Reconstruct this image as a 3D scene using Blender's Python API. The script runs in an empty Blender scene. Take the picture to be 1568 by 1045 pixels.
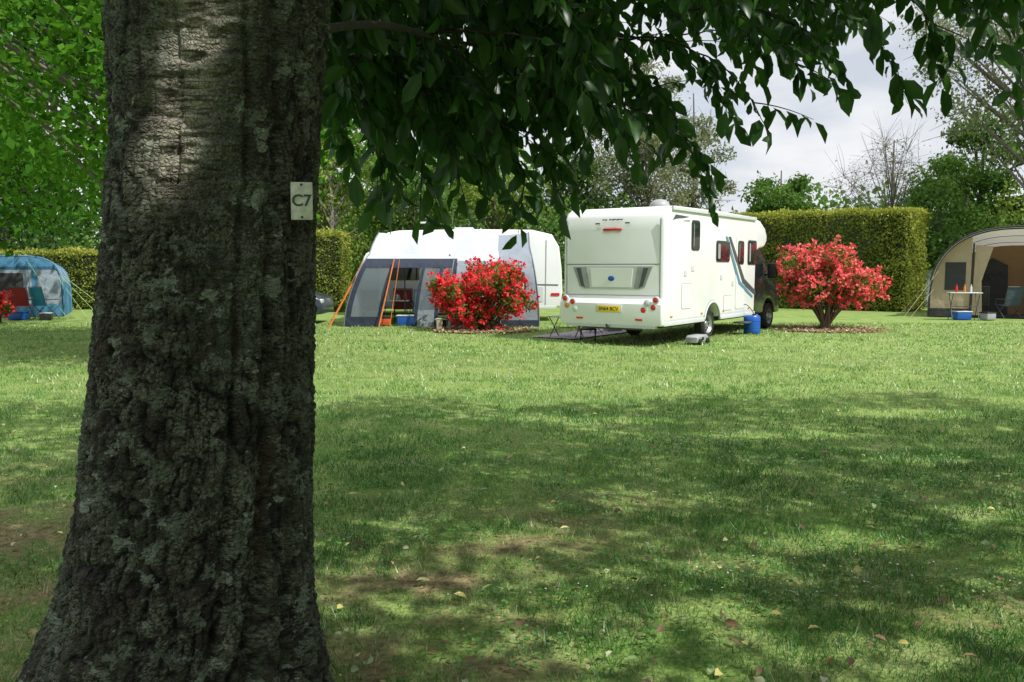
import bpy, bmesh, math, random
import numpy as np
from mathutils import Vector, Matrix
rng = np.random.default_rng(11); random.seed(5)
scn = bpy.context.scene
COL = scn.collection
# ------------------------------------------------------------------ helpers
def empty(name, loc=(0,0,0), rotz=0, parent=None):
    o = bpy.data.objects.new(name, None); COL.objects.link(o)
    o.location = loc; o.rotation_euler = (0,0,rotz); o.parent = parent
    return o
def obj(name, me, mat=None, parent=None, smooth=False):
    o = bpy.data.objects.new(name, me); COL.objects.link(o); o.parent = parent
    if mat: me.materials.append(mat)
    if smooth:
        me.polygons.foreach_set("use_smooth", np.ones(len(me.polygons), bool))
    return o
def npmesh(name, V, F, attrs=None):
    V = np.asarray(V, np.float32).reshape(-1,3)
    me = bpy.data.meshes.new(name)
    me.vertices.add(len(V)); me.vertices.foreach_set("co", V.ravel())
    F = [np.asarray(f) for f in F if len(f)]
    nl = sum(f.size for f in F); npy = sum(len(f) for f in F)
    me.loops.add(nl); me.loops.foreach_set("vertex_index", np.concatenate([f.ravel() for f in F]).astype(np.int32))
    tot = np.concatenate([np.full(len(f), f.shape[1]) for f in F])
    st = np.concatenate([[0], np.cumsum(tot)[:-1]]).astype(np.int32)
    me.polygons.add(npy); me.polygons.foreach_set("loop_start", st)
    me.update(calc_edges=True)
    if attrs:
        for k, a in attrs.items():
            at = me.attributes.new(k, 'FLOAT', 'POINT'); at.data.foreach_set("value", np.asarray(a, np.float32))
    return me
def hsh(i, j, s):
    n = (i*374761393 + j*668265263 + s*1442695041) & 0x7fffffff
    n = ((n ^ (n >> 13))*1274126177) & 0x7fffffff
    return ((n ^ (n >> 16)) & 0xffff)/65535.0
def vn(x, y, s=0, per=None):
    x = np.asarray(x, float); y = np.asarray(y, float)
    i = np.floor(x).astype(np.int64); j = np.floor(y).astype(np.int64)
    fx = x-i; fy = y-j; fx = fx*fx*(3-2*fx); fy = fy*fy*(3-2*fy)
    i1 = i+1
    if per: i = i % per; i1 = i1 % per
    a = hsh(i,j,s); b = hsh(i1,j,s); c = hsh(i,j+1,s); d = hsh(i1,j+1,s)
    return (a*(1-fx)+b*fx)*(1-fy)+(c*(1-fx)+d*fx)*fy
def nrm(a): return a/np.maximum(np.linalg.norm(a, axis=-1, keepdims=True), 1e-9)

def mat_new(name):
    m = bpy.data.materials.new(name); m.use_nodes = True
    nt = m.node_tree; nt.nodes.clear()
    out = nt.nodes.new('ShaderNodeOutputMaterial'); return m, nt, out
def nd(nt, t, **kw):
    n = nt.nodes.new(t)
    for k, v in kw.items():
        if k.startswith('_'): setattr(n, k[1:], v)
        else: n.inputs[k.replace('__',' ')].default_value = v
    return n
def rgba(c): return (c[0], c[1], c[2], 1)
def mixc(nt, fac, a, b, blend='MIX'):
    n = nt.nodes.new('ShaderNodeMix'); n.data_type = 'RGBA'; n.blend_type=blend
    if isinstance(fac, (int,float)): n.inputs[0].default_value = fac
    else: nt.links.new(fac, n.inputs[0])
    for v, i in ((a,6),(b,7)):
        if isinstance(v, (tuple,list)): n.inputs[i].default_value = rgba(v)
        else: nt.links.new(v, n.inputs[i])
    return n.outputs[2]
def ramp(nt, src, p0, p1, c0=(0,0,0), c1=(1,1,1)):
    r = nt.nodes.new('ShaderNodeValToRGB'); nt.links.new(src, r.inputs[0])
    r.color_ramp.elements[0].position = p0; r.color_ramp.elements[1].position = p1
    r.color_ramp.elements[0].color = rgba(c0); r.color_ramp.elements[1].color = rgba(c1)
    return r.outputs[0]
def simple(name, c, rough=.5, metal=0, var=.12, scale=6, coat=0, bump=0, bscale=60):
    m, nt, out = mat_new(name)
    tc = nd(nt,'ShaderNodeTexCoord'); no = nd(nt,'ShaderNodeTexNoise', Scale=scale, Detail=5.)
    nt.links.new(tc.outputs['Object'], no.inputs['Vector'])
    col = mixc(nt, ramp(nt,no.outputs[0],.3,.7), tuple(x*(1-var) for x in c), tuple(min(1,x*(1+var*.6)) for x in c))
    b = nd(nt,'ShaderNodeBsdfPrincipled', Roughness=rough, Metallic=metal)
    b.inputs['Coat Weight'].default_value = coat
    nt.links.new(col, b.inputs['Base Color'])
    if bump:
        n2 = nd(nt,'ShaderNodeTexNoise', Scale=bscale, Detail=4.); nt.links.new(tc.outputs['Object'], n2.inputs['Vector'])
        bp = nd(nt,'ShaderNodeBump', Strength=bump, Distance=.02); nt.links.new(n2.outputs[0], bp.inputs['Height'])
        nt.links.new(bp.outputs[0], b.inputs['Normal'])
    nt.links.new(b.outputs[0], out.inputs[0]); return m
def leafmat(name, dark, light, trans=.35, tcol=None, rough=.5, gloss=False):
    m, nt, out = mat_new(name)
    at = nd(nt,'ShaderNodeAttribute'); at.attribute_name = 'shade'
    col = mixc(nt, at.outputs['Fac'], dark, light)
    if gloss:
        b = nd(nt,'ShaderNodeBsdfPrincipled', Roughness=rough); nt.links.new(col, b.inputs['Base Color'])
        b.inputs['Specular IOR Level'].default_value = .35
    else:
        b = nd(nt,'ShaderNodeBsdfDiffuse'); nt.links.new(col, b.inputs['Color'])
    if trans<=0:
        nt.links.new(b.outputs[0], out.inputs[0]); return m
    t = nd(nt,'ShaderNodeBsdfTranslucent')
    tc = tcol or (light[0]*1.4, light[1]*1.5, light[2]*.8)
    nt.links.new(mixc(nt, at.outputs['Fac'], tuple(x*.6 for x in tc), tc), t.inputs[0])
    mx = nd(nt,'ShaderNodeMixShader', Fac=trans); nt.links.new(b.outputs[0], mx.inputs[1]); nt.links.new(t.outputs[0], mx.inputs[2])
    nt.links.new(mx.outputs[0], out.inputs[0]); return m
def fabric(name, c, trans=.25, var=.08):
    m, nt, out = mat_new(name)
    tc = nd(nt,'ShaderNodeTexCoord'); no = nd(nt,'ShaderNodeTexNoise', Scale=3., Detail=4.)
    nt.links.new(tc.outputs['Object'], no.inputs['Vector'])
    col = mixc(nt, ramp(nt,no.outputs[0],.3,.7), tuple(x*(1-var) for x in c), c)
    b = nd(nt,'ShaderNodeBsdfPrincipled', Roughness=.75); nt.links.new(col, b.inputs['Base Color'])
    bp = nd(nt,'ShaderNodeBump', Strength=.6, Distance=.1); nt.links.new(no.outputs[0], bp.inputs['Height']); nt.links.new(bp.outputs[0], b.inputs['Normal'])
    t = nd(nt,'ShaderNodeBsdfTranslucent', Color=rgba(c))
    mx = nd(nt,'ShaderNodeMixShader', Fac=trans); nt.links.new(b.outputs[0], mx.inputs[1]); nt.links.new(t.outputs[0], mx.inputs[2])
    nt.links.new(mx.outputs[0], out.inputs[0]); return m
def clearfilm(name, tint=(.75,.8,.82), alpha=.4):
    m, nt, out = mat_new(name)
    a = nd(nt,'ShaderNodeBsdfTransparent', Color=rgba(tint)); b = nd(nt,'ShaderNodeBsdfPrincipled', Roughness=.12)
    b.inputs['Base Color'].default_value=(.25,.30,.33,1)
    mx = nd(nt,'ShaderNodeMixShader', Fac=alpha); nt.links.new(a.outputs[0], mx.inputs[1]); nt.links.new(b.outputs[0], mx.inputs[2])
    nt.links.new(mx.outputs[0], out.inputs[0]); return m

class MB:
    def __init__(s): s.V=[]; s.T=[]; s.Q=[]; s.S=[]; s.n=0
    def add(s, V, T=None, Q=None, S=None):
        V = np.asarray(V,float).reshape(-1,3)
        if T is not None and len(T): s.T.append(np.asarray(T)+s.n)
        if Q is not None and len(Q): s.Q.append(np.asarray(Q)+s.n)
        s.V.append(V); s.S.append(np.full(len(V), .5) if S is None else np.asarray(S)); s.n += len(V)
    def build(s, name, mat, parent=None, smooth=False):
        F = []
        if s.T: F.append(np.concatenate(s.T))
        if s.Q: F.append(np.concatenate(s.Q))
        return obj(name, npmesh(name, np.concatenate(s.V), F, {'shade': np.concatenate(s.S)}), mat, parent, smooth)
    def tube(s, path, rad, sides=6):
        p = np.asarray(path,float); k=len(p); rad = np.broadcast_to(np.asarray(rad,float),(k,))
        t = nrm(np.gradient(p,axis=0)); ref = np.array([0,0,1.]) if abs(t[:,2]).mean()<.8 else np.array([1.,0,0])
        a = nrm(np.cross(t, ref)); b = np.cross(t, a)
        th = np.linspace(0,2*np.pi,sides,endpoint=False)
        V = p[:,None]+rad[:,None,None]*(np.cos(th)[None,:,None]*a[:,None]+np.sin(th)[None,:,None]*b[:,None])
        i = np.arange(k-1)[:,None]*sides; j = np.arange(sides)[None]; j2=(j+1)%sides
        Q = np.stack([i+j, i+j2, i+sides+j2, i+sides+j],-1).reshape(-1,4)
        s.add(V.reshape(-1,3), Q=Q)
    def quadleaf(s, P, D, N, L, W, S):
        n=len(P); D=nrm(D); X=nrm(np.cross(D,N)); N=np.cross(X,D)
        L=np.asarray(L).reshape(-1,1); W=np.asarray(W).reshape(-1,1)
        V = np.stack([P, P+D*L*.45+X*W*.5+N*W*.12, P+D*L-N*L*.1, P+D*L*.45-X*W*.5+N*W*.12],1)
        s.add(V, Q=np.arange(n*4).reshape(n,4), S=np.repeat(S,4))
    def fineleaf(s, P, D, N, L, W, S):
        n=len(P); D=nrm(D); X=nrm(np.cross(D,N)); N=np.cross(X,D)
        L=np.asarray(L).reshape(-1,1); W=np.asarray(W).reshape(-1,1)
        M1=P+D*L*.3; M2=P+D*L*.7-N*L*.06; T=P+D*L*1.0-N*L*.18
        up=N*W*.22
        V=np.stack([P, M1, M2, T, M1+X*W*.42+up, M2+X*W*.42+up, M1-X*W*.42+up, M2-X*W*.42+up],1)
        b=(np.arange(n)*8)[:,None]
        Q=np.concatenate([b+np.array([[1,4,5,2]]), b+np.array([[1,2,7,6]])])
        Tt=np.concatenate([b+np.array([[0,4,1]]), b+np.array([[2,5,3]]), b+np.array([[0,1,6]]), b+np.array([[2,3,7]])])
        s.add(V, T=Tt, Q=Q, S=np.repeat(S,8))

def box(name, parent, c, size, mat, bevel=0, rot=(0,0,0), seg=2):
    bm = bmesh.new(); bmesh.ops.create_cube(bm, size=1)
    bmesh.ops.scale(bm, vec=size, verts=bm.verts)
    if bevel: bmesh.ops.bevel(bm, geom=bm.edges[:], offset=bevel, segments=seg, affect='EDGES', profile=.6)
    me = bpy.data.meshes.new(name); bm.to_mesh(me); bm.free()
    o = obj(name, me, mat, parent, bevel>0); o.location=c; o.rotation_euler=rot
    return o
def prof(name, parent, pts, x0, x1, mat, bevel=0, seg=3, smooth=True):
    bm = bmesh.new()
    a=[bm.verts.new((x0,p[0],p[1])) for p in pts]; b=[bm.verts.new((x1,p[0],p[1])) for p in pts]
    n=len(pts); f1=bm.faces.new(a); f2=bm.faces.new(b[::-1])
    for i in range(n): bm.faces.new((a[(i+1)%n],a[i],b[i],b[(i+1)%n]))
    bmesh.ops.recalc_face_normals(bm, faces=bm.faces[:])
    if bevel:
        es=[e for e in bm.edges if (e in f1.edges or e in f2.edges)]
        bmesh.ops.bevel(bm, geom=es, offset=bevel, segments=seg, affect='EDGES', profile=.5, clamp_overlap=True)
    bmesh.ops.triangulate(bm, faces=[f for f in bm.faces if len(f.verts)>4])
    me = bpy.data.meshes.new(name); bm.to_mesh(me); bm.free()
    o=obj(name, me, mat, parent, smooth)
    if smooth:
        try: me.set_sharp_from_angle(angle=math.radians(35))
        except Exception: pass
    return o
def lathe(name, parent, loc, pr, mat, axis='z', n=28):
    pr=np.array(pr,float); th=np.linspace(0,2*np.pi,n,endpoint=False)
    r=pr[:,0][:,None]; h=np.broadcast_to(pr[:,1][:,None],(len(pr),n))
    if axis=='z': V=np.stack([r*np.cos(th),r*np.sin(th),h],-1)
    elif axis=='x': V=np.stack([h,r*np.cos(th),r*np.sin(th)],-1)
    else: V=np.stack([r*np.cos(th),h,r*np.sin(th)],-1)
    i=np.arange(len(pr)-1)[:,None]*n; j=np.arange(n)[None]; j2=(j+1)%n
    Q=np.stack([i+j,i+j2,i+n+j2,i+n+j],-1).reshape(-1,4)
    me=npmesh(name,V,[Q]); o=obj(name,me,mat,parent,True); o.location=loc
    try: me.set_sharp_from_angle(angle=math.radians(40))
    except Exception: pass
    return o
def poly(name, parent, pts, mat):
    me=bpy.data.meshes.new(name); me.from_pydata([tuple(p) for p in pts],[],[tuple(range(len(pts)))]); me.update()
    return obj(name,me,mat,parent)
def arcpts(cy, cz, r, a0, a1, n=9):
    return [(cy+r*math.cos(math.radians(a0+(a1-a0)*i/(n-1))), cz+r*math.sin(math.radians(a0+(a1-a0)*i/(n-1)))) for i in range(n)]
def text(name, parent, s, size, loc, rot, mat, ext=.001):
    c=bpy.data.curves.new(name,'FONT'); c.body=s; c.size=size; c.align_x='CENTER'; c.align_y='CENTER'; c.extrude=ext; c.offset=size*.015
    o=bpy.data.objects.new(name,c); COL.objects.link(o); c.materials.append(mat); o.parent=parent; o.location=loc; o.rotation_euler=rot
    return o

# ------------------------------------------------------------------ light / sky
EL=math.radians(50); HX,HY=.78,-.625
S=np.array([HX*math.cos(EL),HY*math.cos(EL),math.sin(EL)]); S/=np.linalg.norm(S)
sun=bpy.data.lights.new('sun','SUN'); sun.energy=5.0; sun.angle=math.radians(.6); sun.color=(1,.965,.90)
so=bpy.data.objects.new('sun',sun); COL.objects.link(so)
so.rotation_euler=Vector(S).to_track_quat('Z','Y').to_euler(); so.location=(20,-12,30)
w=bpy.data.worlds.new("World"); scn.world=w; w.use_nodes=True; nt=w.node_tree; nt.nodes.clear()
out=nd(nt,'ShaderNodeOutputWorld'); bg=nd(nt,'ShaderNodeBackground',Strength=.14)
sky=nd(nt,'ShaderNodeTexSky'); sky.sky_type='NISHITA'; sky.sun_disc=False; sky.sun_elevation=EL
sky.sun_rotation=math.atan2(HX,HY)
tc=nd(nt,'ShaderNodeTexCoord'); mp=nd(nt,'ShaderNodeMapping'); mp.inputs['Scale'].default_value=(1,1,2.6)
mp.inputs['Location'].default_value=(.3,.1,.2)
nt.links.new(tc.outputs['Generated'],mp.inputs[0])
no=nd(nt,'ShaderNodeTexNoise',Scale=2.4,Detail=8.,Roughness=.55); nt.links.new(mp.outputs[0],no.inputs['Vector'])
no2=nd(nt,'ShaderNodeTexNoise',Scale=5.5,Detail=6.); nt.links.new(mp.outputs[0],no2.inputs['Vector'])
cl=mixc(nt, ramp(nt,no2.outputs[0],.38,.60), (4.5,4.9,5.5), (6.5,6.6,6.8))
sx=nd(nt,'ShaderNodeSeparateXYZ'); nt.links.new(tc.outputs['Generated'],sx.inputs[0])
cl=mixc(nt,1.0,cl,ramp(nt,sx.outputs[2],.3,.85,(1,1,1),(1.6,1.6,1.6)),'MULTIPLY')
nt.links.new(mixc(nt, ramp(nt,no.outputs[0],.22,.42), sky.outputs[0], cl), bg.inputs[0]); nt.links.new(bg.outputs[0],out.inputs[0])
vs=scn.view_settings; vs.view_transform='Standard'; vs.look='None'; vs.exposure=0; vs.gamma=1
cam=bpy.data.cameras.new('camera'); cam.lens=29.85; cam.sensor_width=36; cam.clip_end=1500; cam.clip_start=.05
co=bpy.data.objects.new('camera',cam); COL.objects.link(co); co.location=(0,0,1.63); co.rotation_euler=(math.radians(90-4.95),0,0); scn.camera=co

# ------------------------------------------------------------------ ground
blobs=[(-2.9,5.0,.9,.5,1),(-2.4,4.1,.6,.5,1),(-3.4,5.6,.8,.5,.8),(0.1,4.85,.7,.3,.8),(-.5,4.3,.6,.3,.9),(-.45,3.5,.7,.4,1),(1.35,4.65,.6,.25,.6),
       (1.9,4.4,.6,.3,.5),(.8,5.9,.5,.3,.6),(.3,5.5,.5,.3,.5),(-1.3,2.6,1.5,.9,1),(2.3,3.9,.4,.3,.4),(3.6,6.2,.7,.4,.3),(-4.5,6.5,1.2,.6,.6)]
def dirt(x,y):
    d=np.zeros_like(x)
    for cx,cy,rx,ry,a in blobs: d=np.maximum(d,a*np.exp(-(((x-cx)/rx)**2+((y-cy)/ry)**2)))
    n=vn(x*3.2,y*4.2,3)*.5+vn(x*9,y*9,4)*.5
    n2=vn(x*.9,y*1.3,9)
    near=np.clip((9-y)/6,0,1)
    return np.clip(d*1.2*np.clip(n*2-.45,0,1) + near*np.clip(n*n2-.36,0,1)*1.2,0,.85)
def axis(lo,hi,fl,fh,st):
    a=list(np.arange(fl,fh+1e-6,st)); d=st; x=fh
    while x<hi: d*=1.35; x+=d; a.append(min(x,hi))
    d=st; x=fl
    while x>lo: d*=1.35; x-=d; a.insert(0,max(x,lo))
    return np.array(a)
xs=axis(-300,300,-7,8,.06); ys=axis(-150,450,1.5,13,.06)
X,Y=np.meshgrid(xs,ys); near=((np.abs(X)<9)&(Y<14)&(Y>0))
Z=np.where(near,(vn(X*3,Y*3,1)-.5)*.02,0)
nx,ny=len(xs),len(ys)
i=np.arange(ny-1)[:,None]*nx; j=np.arange(nx-1)[None]
Q=np.stack([i+j,i+j+1,i+nx+j+1,i+nx+j],-1).reshape(-1,4)
DR=dirt(X,Y)
m,nt,out=mat_new('lawn'); tc=nd(nt,'ShaderNodeTexCoord')
def noi(sc,det=5.,vec=None,rough=.5):
    n=nd(nt,'ShaderNodeTexNoise',Scale=sc,Detail=det,Roughness=rough); nt.links.new(vec or tc.outputs['Object'],n.inputs['Vector']); return n.outputs[0]
at=nd(nt,'ShaderNodeAttribute'); at.attribute_name='dirt'
c=mixc(nt,ramp(nt,noi(.35,6.),.38,.62),(.14,.25,.055),(.23,.33,.10))
c=mixc(nt,ramp(nt,noi(2.2,6.),.42,.62),c,(.29,.35,.135))
mpx=nd(nt,'ShaderNodeMapping'); mpx.inputs['Scale'].default_value=(.12,1.6,1); nt.links.new(tc.outputs['Object'],mpx.inputs[0])
c=mixc(nt,ramp(nt,noi(1.,3.,mpx.outputs[0]),.45,.6),c,(.26,.34,.11))
c=mixc(nt,.75,c,ramp(nt,noi(45.,4.),.3,.68,(.36,.42,.33),(1.25,1.25,1.2)),'MULTIPLY')
dc=mixc(nt,ramp(nt,noi(18.,8.,rough=.7),.35,.65),(.07,.05,.028),(.33,.25,.15))
c=mixc(nt,at.outputs['Fac'],c,dc)
b=nd(nt,'ShaderNodeBsdfDiffuse')
nt.links.new(c,b.inputs['Color']); bp=nd(nt,'ShaderNodeBump',Strength=.7,Distance=.04); nt.links.new(noi(38.,6.),bp.inputs['Height']); nt.links.new(bp.outputs[0],b.inputs['Normal'])
nt.links.new(b.outputs[0],out.inputs[0])
obj('ground',npmesh('ground',np.stack([X,Y,Z],-1),[Q],{'dirt':DR.ravel()}),m,None,True)

gm,nt,out=mat_new('grass_blades')
at=nd(nt,'ShaderNodeAttribute'); at.attribute_name='shade'
r=nt.nodes.new('ShaderNodeValToRGB'); nt.links.new(at.outputs['Fac'],r.inputs[0]); e=r.color_ramp.elements
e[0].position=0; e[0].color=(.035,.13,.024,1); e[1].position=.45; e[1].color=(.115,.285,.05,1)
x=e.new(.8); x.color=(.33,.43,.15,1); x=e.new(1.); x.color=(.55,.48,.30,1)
b=nd(nt,'ShaderNodeBsdfDiffuse'); nt.links.new(r.outputs[0],b.inputs['Color'])
gl_=nd(nt,'ShaderNodeBsdfGlossy',Roughness=.4); gl_.inputs['Color'].default_value=(.9,.95,.9,1)
m0=nd(nt,'ShaderNodeMixShader',Fac=.07); nt.links.new(b.outputs[0],m0.inputs[1]); nt.links.new(gl_.outputs[0],m0.inputs[2])
t=nd(nt,'ShaderNodeBsdfTranslucent'); nt.links.new(r.outputs[0],t.inputs[0])
mx=nd(nt,'ShaderNodeMixShader',Fac=.35); nt.links.new(m0.outputs[0],mx.inputs[1]); nt.links.new(t.outputs[0],mx.inputs[2]); nt.links.new(mx.outputs[0],out.inputs[0])
g=MB()
for y0,y1,den,h,wd in [(2.2,3.6,5600,.036,.0055),(3.6,5.2,5000,.036,.006),(5.2,7.5,3200,.037,.007),(7.5,11,1500,.038,.010),(11,16,600,.040,.016),(16,25,200,.042,.028)]:
    xr=.66*y1+.5; n=int(den*(y1-y0)*2*xr)
    x=rng.uniform(-xr,xr,n); y=rng.uniform(y0,y1,n); d=dirt(x,y)
    tuft=vn(x*5,y*5,21)
    keep=(rng.random(n)>d*.9)&(rng.random(n)<.3+.95*tuft)&(((x+1.1)**2+(y-2.6)**2)>.3); x=x[keep];y=y[keep];d=d[keep];tuft=tuft[keep];n=len(x)
    a=rng.uniform(0,2*np.pi,n); hh=h*rng.uniform(.45,1.45,n)*(.6+.85*tuft)*(1-.4*d); ww=wd*rng.uniform(.7,1.3,n)
    le=rng.uniform(.2,1.1,n)*hh; la=rng.uniform(0,2*np.pi,n)
    z=np.zeros(n)-.006
    P0=np.stack([x-np.cos(a)*ww/2,y-np.sin(a)*ww/2,z],-1); P1=np.stack([x+np.cos(a)*ww/2,y+np.sin(a)*ww/2,z],-1)
    P2=np.stack([x+np.cos(la)*le,y+np.sin(la)*le,z+hh+.008],-1)
    sh=np.clip(-.02+.46*vn(x*1.1,y*1.3,31)+.24*vn(x*4,y*6,33)+rng.normal(0,.16,n)+.36*np.clip((y-7.5)/5,0,1)+.3*d,0,.84)  # shade painted into blade colour: deeper green under the crown, yellower past it
    sh=np.where(rng.random(n)<.04+.3*d,rng.uniform(.85,1,n),sh)
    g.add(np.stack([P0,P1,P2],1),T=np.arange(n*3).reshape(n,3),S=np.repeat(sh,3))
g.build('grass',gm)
wm=leafmat('clover',(.035,.13,.022),(.13,.31,.055),.2,gloss=True)
g=MB(); n=9000; cx=rng.uniform(-3,4.5,85); cy=rng.uniform(3.2,8,85)
k=rng.integers(0,85,n); x=cx[k]+rng.normal(0,.2,n); y=cy[k]+rng.normal(0,.14,n)
a=rng.uniform(0,6.28,n); P=np.stack([x,y,rng.uniform(.015,.05,n)],-1); D=np.stack([np.cos(a),np.sin(a),rng.uniform(-.2,.3,n)],-1)
g.quadleaf(P,D,np.array([[0,0,1.]])+rng.normal(0,.3,(n,3)),rng.uniform(.015,.038,n),rng.uniform(.01,.026,n),rng.random(n)); g.build('clover_patch',wm)
fm,nt,out=mat_new('fallen_leaf'); at=nd(nt,'ShaderNodeAttribute'); at.attribute_name='shade'
r=nt.nodes.new('ShaderNodeValToRGB'); nt.links.new(at.outputs['Fac'],r.inputs[0]); e=r.color_ramp.elements
e[0].position=0; e[0].color=(.09,.05,.025,1); e[1].position=1; e[1].color=(.20,.34,.08,1)
for p_,c_ in ((.4,(.28,.17,.08,1)),(.6,(.55,.50,.15,1)),(.75,(.42,.44,.28,1))): x=e.new(p_); x.color=c_
b=nd(nt,'ShaderNodeBsdfPrincipled',Roughness=.6); nt.links.new(r.outputs[0],b.inputs['Base Color']); nt.links.new(b.outputs[0],out.inputs[0])
g=MB(); n=300; y=3+6.5*rng.random(n)**1.4; x=rng.uniform(-.62,.62,n)*y
a=rng.uniform(0,6.28,n); P=np.stack([x,y,rng.uniform(.03,.05,n)],-1)
g.fineleaf(P,np.stack([np.cos(a),np.sin(a),rng.uniform(-.25,.25,n)],-1),np.array([[0,0,1.]])+rng.normal(0,.35,(n,3)),rng.uniform(.035,.075,n),rng.uniform(.02,.04,n),rng.random(n))
n=3600; y=3+4.5*rng.random(n); x=rng.uniform(-.62,.62,n)*y; kk=rng.random(n)<dirt(x,y)*1.3+.06; x=x[kk];y=y[kk];n=len(x); a=rng.uniform(0,6.28,n)
g.quadleaf(np.stack([x,y,rng.uniform(.008,.035,n)],-1),np.stack([np.cos(a),np.sin(a),rng.uniform(-.1,.2,n)],-1),np.array([[0,0,1.]])+rng.normal(0,.4,(n,3)),rng.uniform(.015,.05,n),rng.uniform(.004,.02,n),rng.random(n)*.6)
g.build('fallen_leaves',fm)
dm=leafmat('daisy_petals',(.6,.6,.55),(.85,.85,.82),0)
g=MB(); n=1900; y=4+22*rng.random(n)**1.5; x=y*rng.uniform(.0,.66,n)**.7*rng.choice([1,1,1,-.8],n)
kk=vn(x*.6,y*.6,77)>.45; x=x[kk];y=y[kk];n=len(x)
for q in range(3):
    a=rng.uniform(0,6.28,n); P=np.stack([x,y,np.full(n,.045)],-1); D=np.stack([np.cos(a),np.sin(a),np.zeros(n)],-1)
    s_=np.clip(.010+.0009*y,.01,.03)
    g.quadleaf(P-D*s_[:,None]*.5,D,np.array([[0,0,1.]])+rng.normal(0,.2,(n,3)),s_,s_*.7,rng.random(n))
g.build('daisies',dm)

# ------------------------------------------------------------------ foreground cherry tree
tz=[0,.15,.314,.624,.835,1.25,1.65,2.04,2.42,3.0,3.6]
tcx=[-1.19,-1.12,-1.065,-1.018,-.992,-.953,-.925,-.892,-.875,-.86,-.85]
tr=np.array([.80,.60,.49,.418,.389,.360,.338,.322,.345,.40,.42])*.9
NA,NZ=560,1000; CY=2.62
th=np.linspace(0,2*np.pi,NA+1)[None,:]; z=np.linspace(-.05,3.6,NZ)[:,None]
R=np.interp(z,tz,tr); CX=np.interp(z,tz,tcx); T=np.broadcast_to(th,(NZ,NA+1)); ZZ=np.broadcast_to(z,T.shape); U=T/(2*np.pi)
low=np.clip((.9-ZZ)/.9,0,1)
disp=.012*np.cos(3*T+1)+.010*np.cos(5*T+2+ZZ)+low**2*.07*np.cos(5*T+.6)+low**2*.03*np.cos(9*T)
wob=.12*(vn(ZZ*2,ZZ*0,40)-.5)+.04*(vn(ZZ*9,ZZ*0,41)-.5)
def groove(a0,wd,dep,msk=1):
    d=(T-np.radians(a0)-wob+np.pi)%(2*np.pi)-np.pi
    return -dep*np.exp(-(d/wd)**2)*msk
disp=disp+groove(318,.06,.040)+groove(302,.03,.024)+groove(265,.02,.016,(ZZ>1.5))+groove(333,.035,.022)+groove(285,.04,.014,(ZZ<1.6))+groove(205,.06,.02)
jx=(vn(U*50,ZZ*12,60,50)-.5)*1.6; jz=(vn(U*50,ZZ*12,61,50)-.5)*1.6
def crack(nu,nz,s,w_): return np.clip(np.abs(vn(U*nu+jx,ZZ*nz+jz,s,nu)-.5)*2/w_,0,1)
ridge=crack(46,9,51,.35); plates=crack(110,34,52,.4); fl2=crack(200,75,55,.5)
fine=vn(U*330,ZZ*130,53,330); lent=vn(U*30,ZZ*80,54,30); plt2=vn(U*120,ZZ*50,56,120)
def band(a0,wd): return np.exp(-(((T-np.radians(a0)+np.pi)%(2*np.pi)-np.pi)/wd)**2)
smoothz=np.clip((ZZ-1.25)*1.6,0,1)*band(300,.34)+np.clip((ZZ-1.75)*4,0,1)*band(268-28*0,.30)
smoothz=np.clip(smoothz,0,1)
# sunlit stripe painted into the bark colour, diagonally down the upper left stem
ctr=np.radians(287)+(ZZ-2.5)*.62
sun_stripe=np.exp(-(((T-ctr+np.pi)%(2*np.pi)-np.pi)/.26)**2)*np.clip((ZZ-1.72)*5,0,1)
rough=(1-.85*smoothz)
d2=rough*(.011*ridge+.009*plates+.003*fl2+.008*plt2)+.003*fine+smoothz*.010*np.clip((lent-.5)*4,-.5,1)
RR=R*(1+disp/.35*.9)+d2-.016
V=np.stack([CX+RR*np.cos(T),CY+RR*np.sin(T),ZZ],-1)
V[:,-1]=V[:,0]
i=np.arange(NZ-1)[:,None]*(NA+1); j=np.arange(NA)[None]
Q=np.stack([i+j,i+j+1,i+NA+2+j,i+NA+1+j],-1).reshape(-1,4)
cav=np.clip(ridge*.35+plates*.4+fl2*.25,0,1)*(.5+.5*ridge*plates)
tree=empty('added_cherry_tree')
me=npmesh('trunk',V,[Q],{'cav':(cav*rough+(1-rough)*.75).ravel(),'smo':smoothz.ravel(),'sun_stripe':sun_stripe.ravel(),'groove':np.clip(-(groove(318,.06,1)+groove(302,.04,.8)+groove(205,.08,.6)),0,1).ravel()})
uvl=me.uv_layers.new(name='UVMap'); li=np.empty(len(me.loops),np.int32); me.loops.foreach_get('vertex_index',li)
UVv=np.stack([(U*2.2).ravel(),ZZ.ravel()],-1)[li]; uvl.data.foreach_set('uv',UVv.astype(np.float32).ravel())
bk,nt,out=mat_new('cherry_bark'); tc=nd(nt,'ShaderNodeTexCoord')
def mapd(sx,sy,o=0):
    n=nd(nt,'ShaderNodeMapping'); n.inputs['Scale'].default_value=(sx,sy,1); n.inputs['Location'].default_value=(o,o*.7,0); nt.links.new(tc.outputs['UV'],n.inputs[0]); return n.outputs[0]
def att(n_): a=nd(nt,'ShaderNodeAttribute'); a.attribute_name=n_; return a.outputs['Fac']
def mul_(*a):
    r_=a[0]
    for q_ in a[1:]:
        n=nd(nt,'ShaderNodeMath',_operation='MULTIPLY'); nt.links.new(r_,n.inputs[0]); nt.links.new(q_,n.inputs[1]); r_=n.outputs[0]
    return r_
c=mixc(nt,ramp(nt,att('cav'),.15,.8),(.007,.006,.005),(.058,.046,.034))
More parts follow.
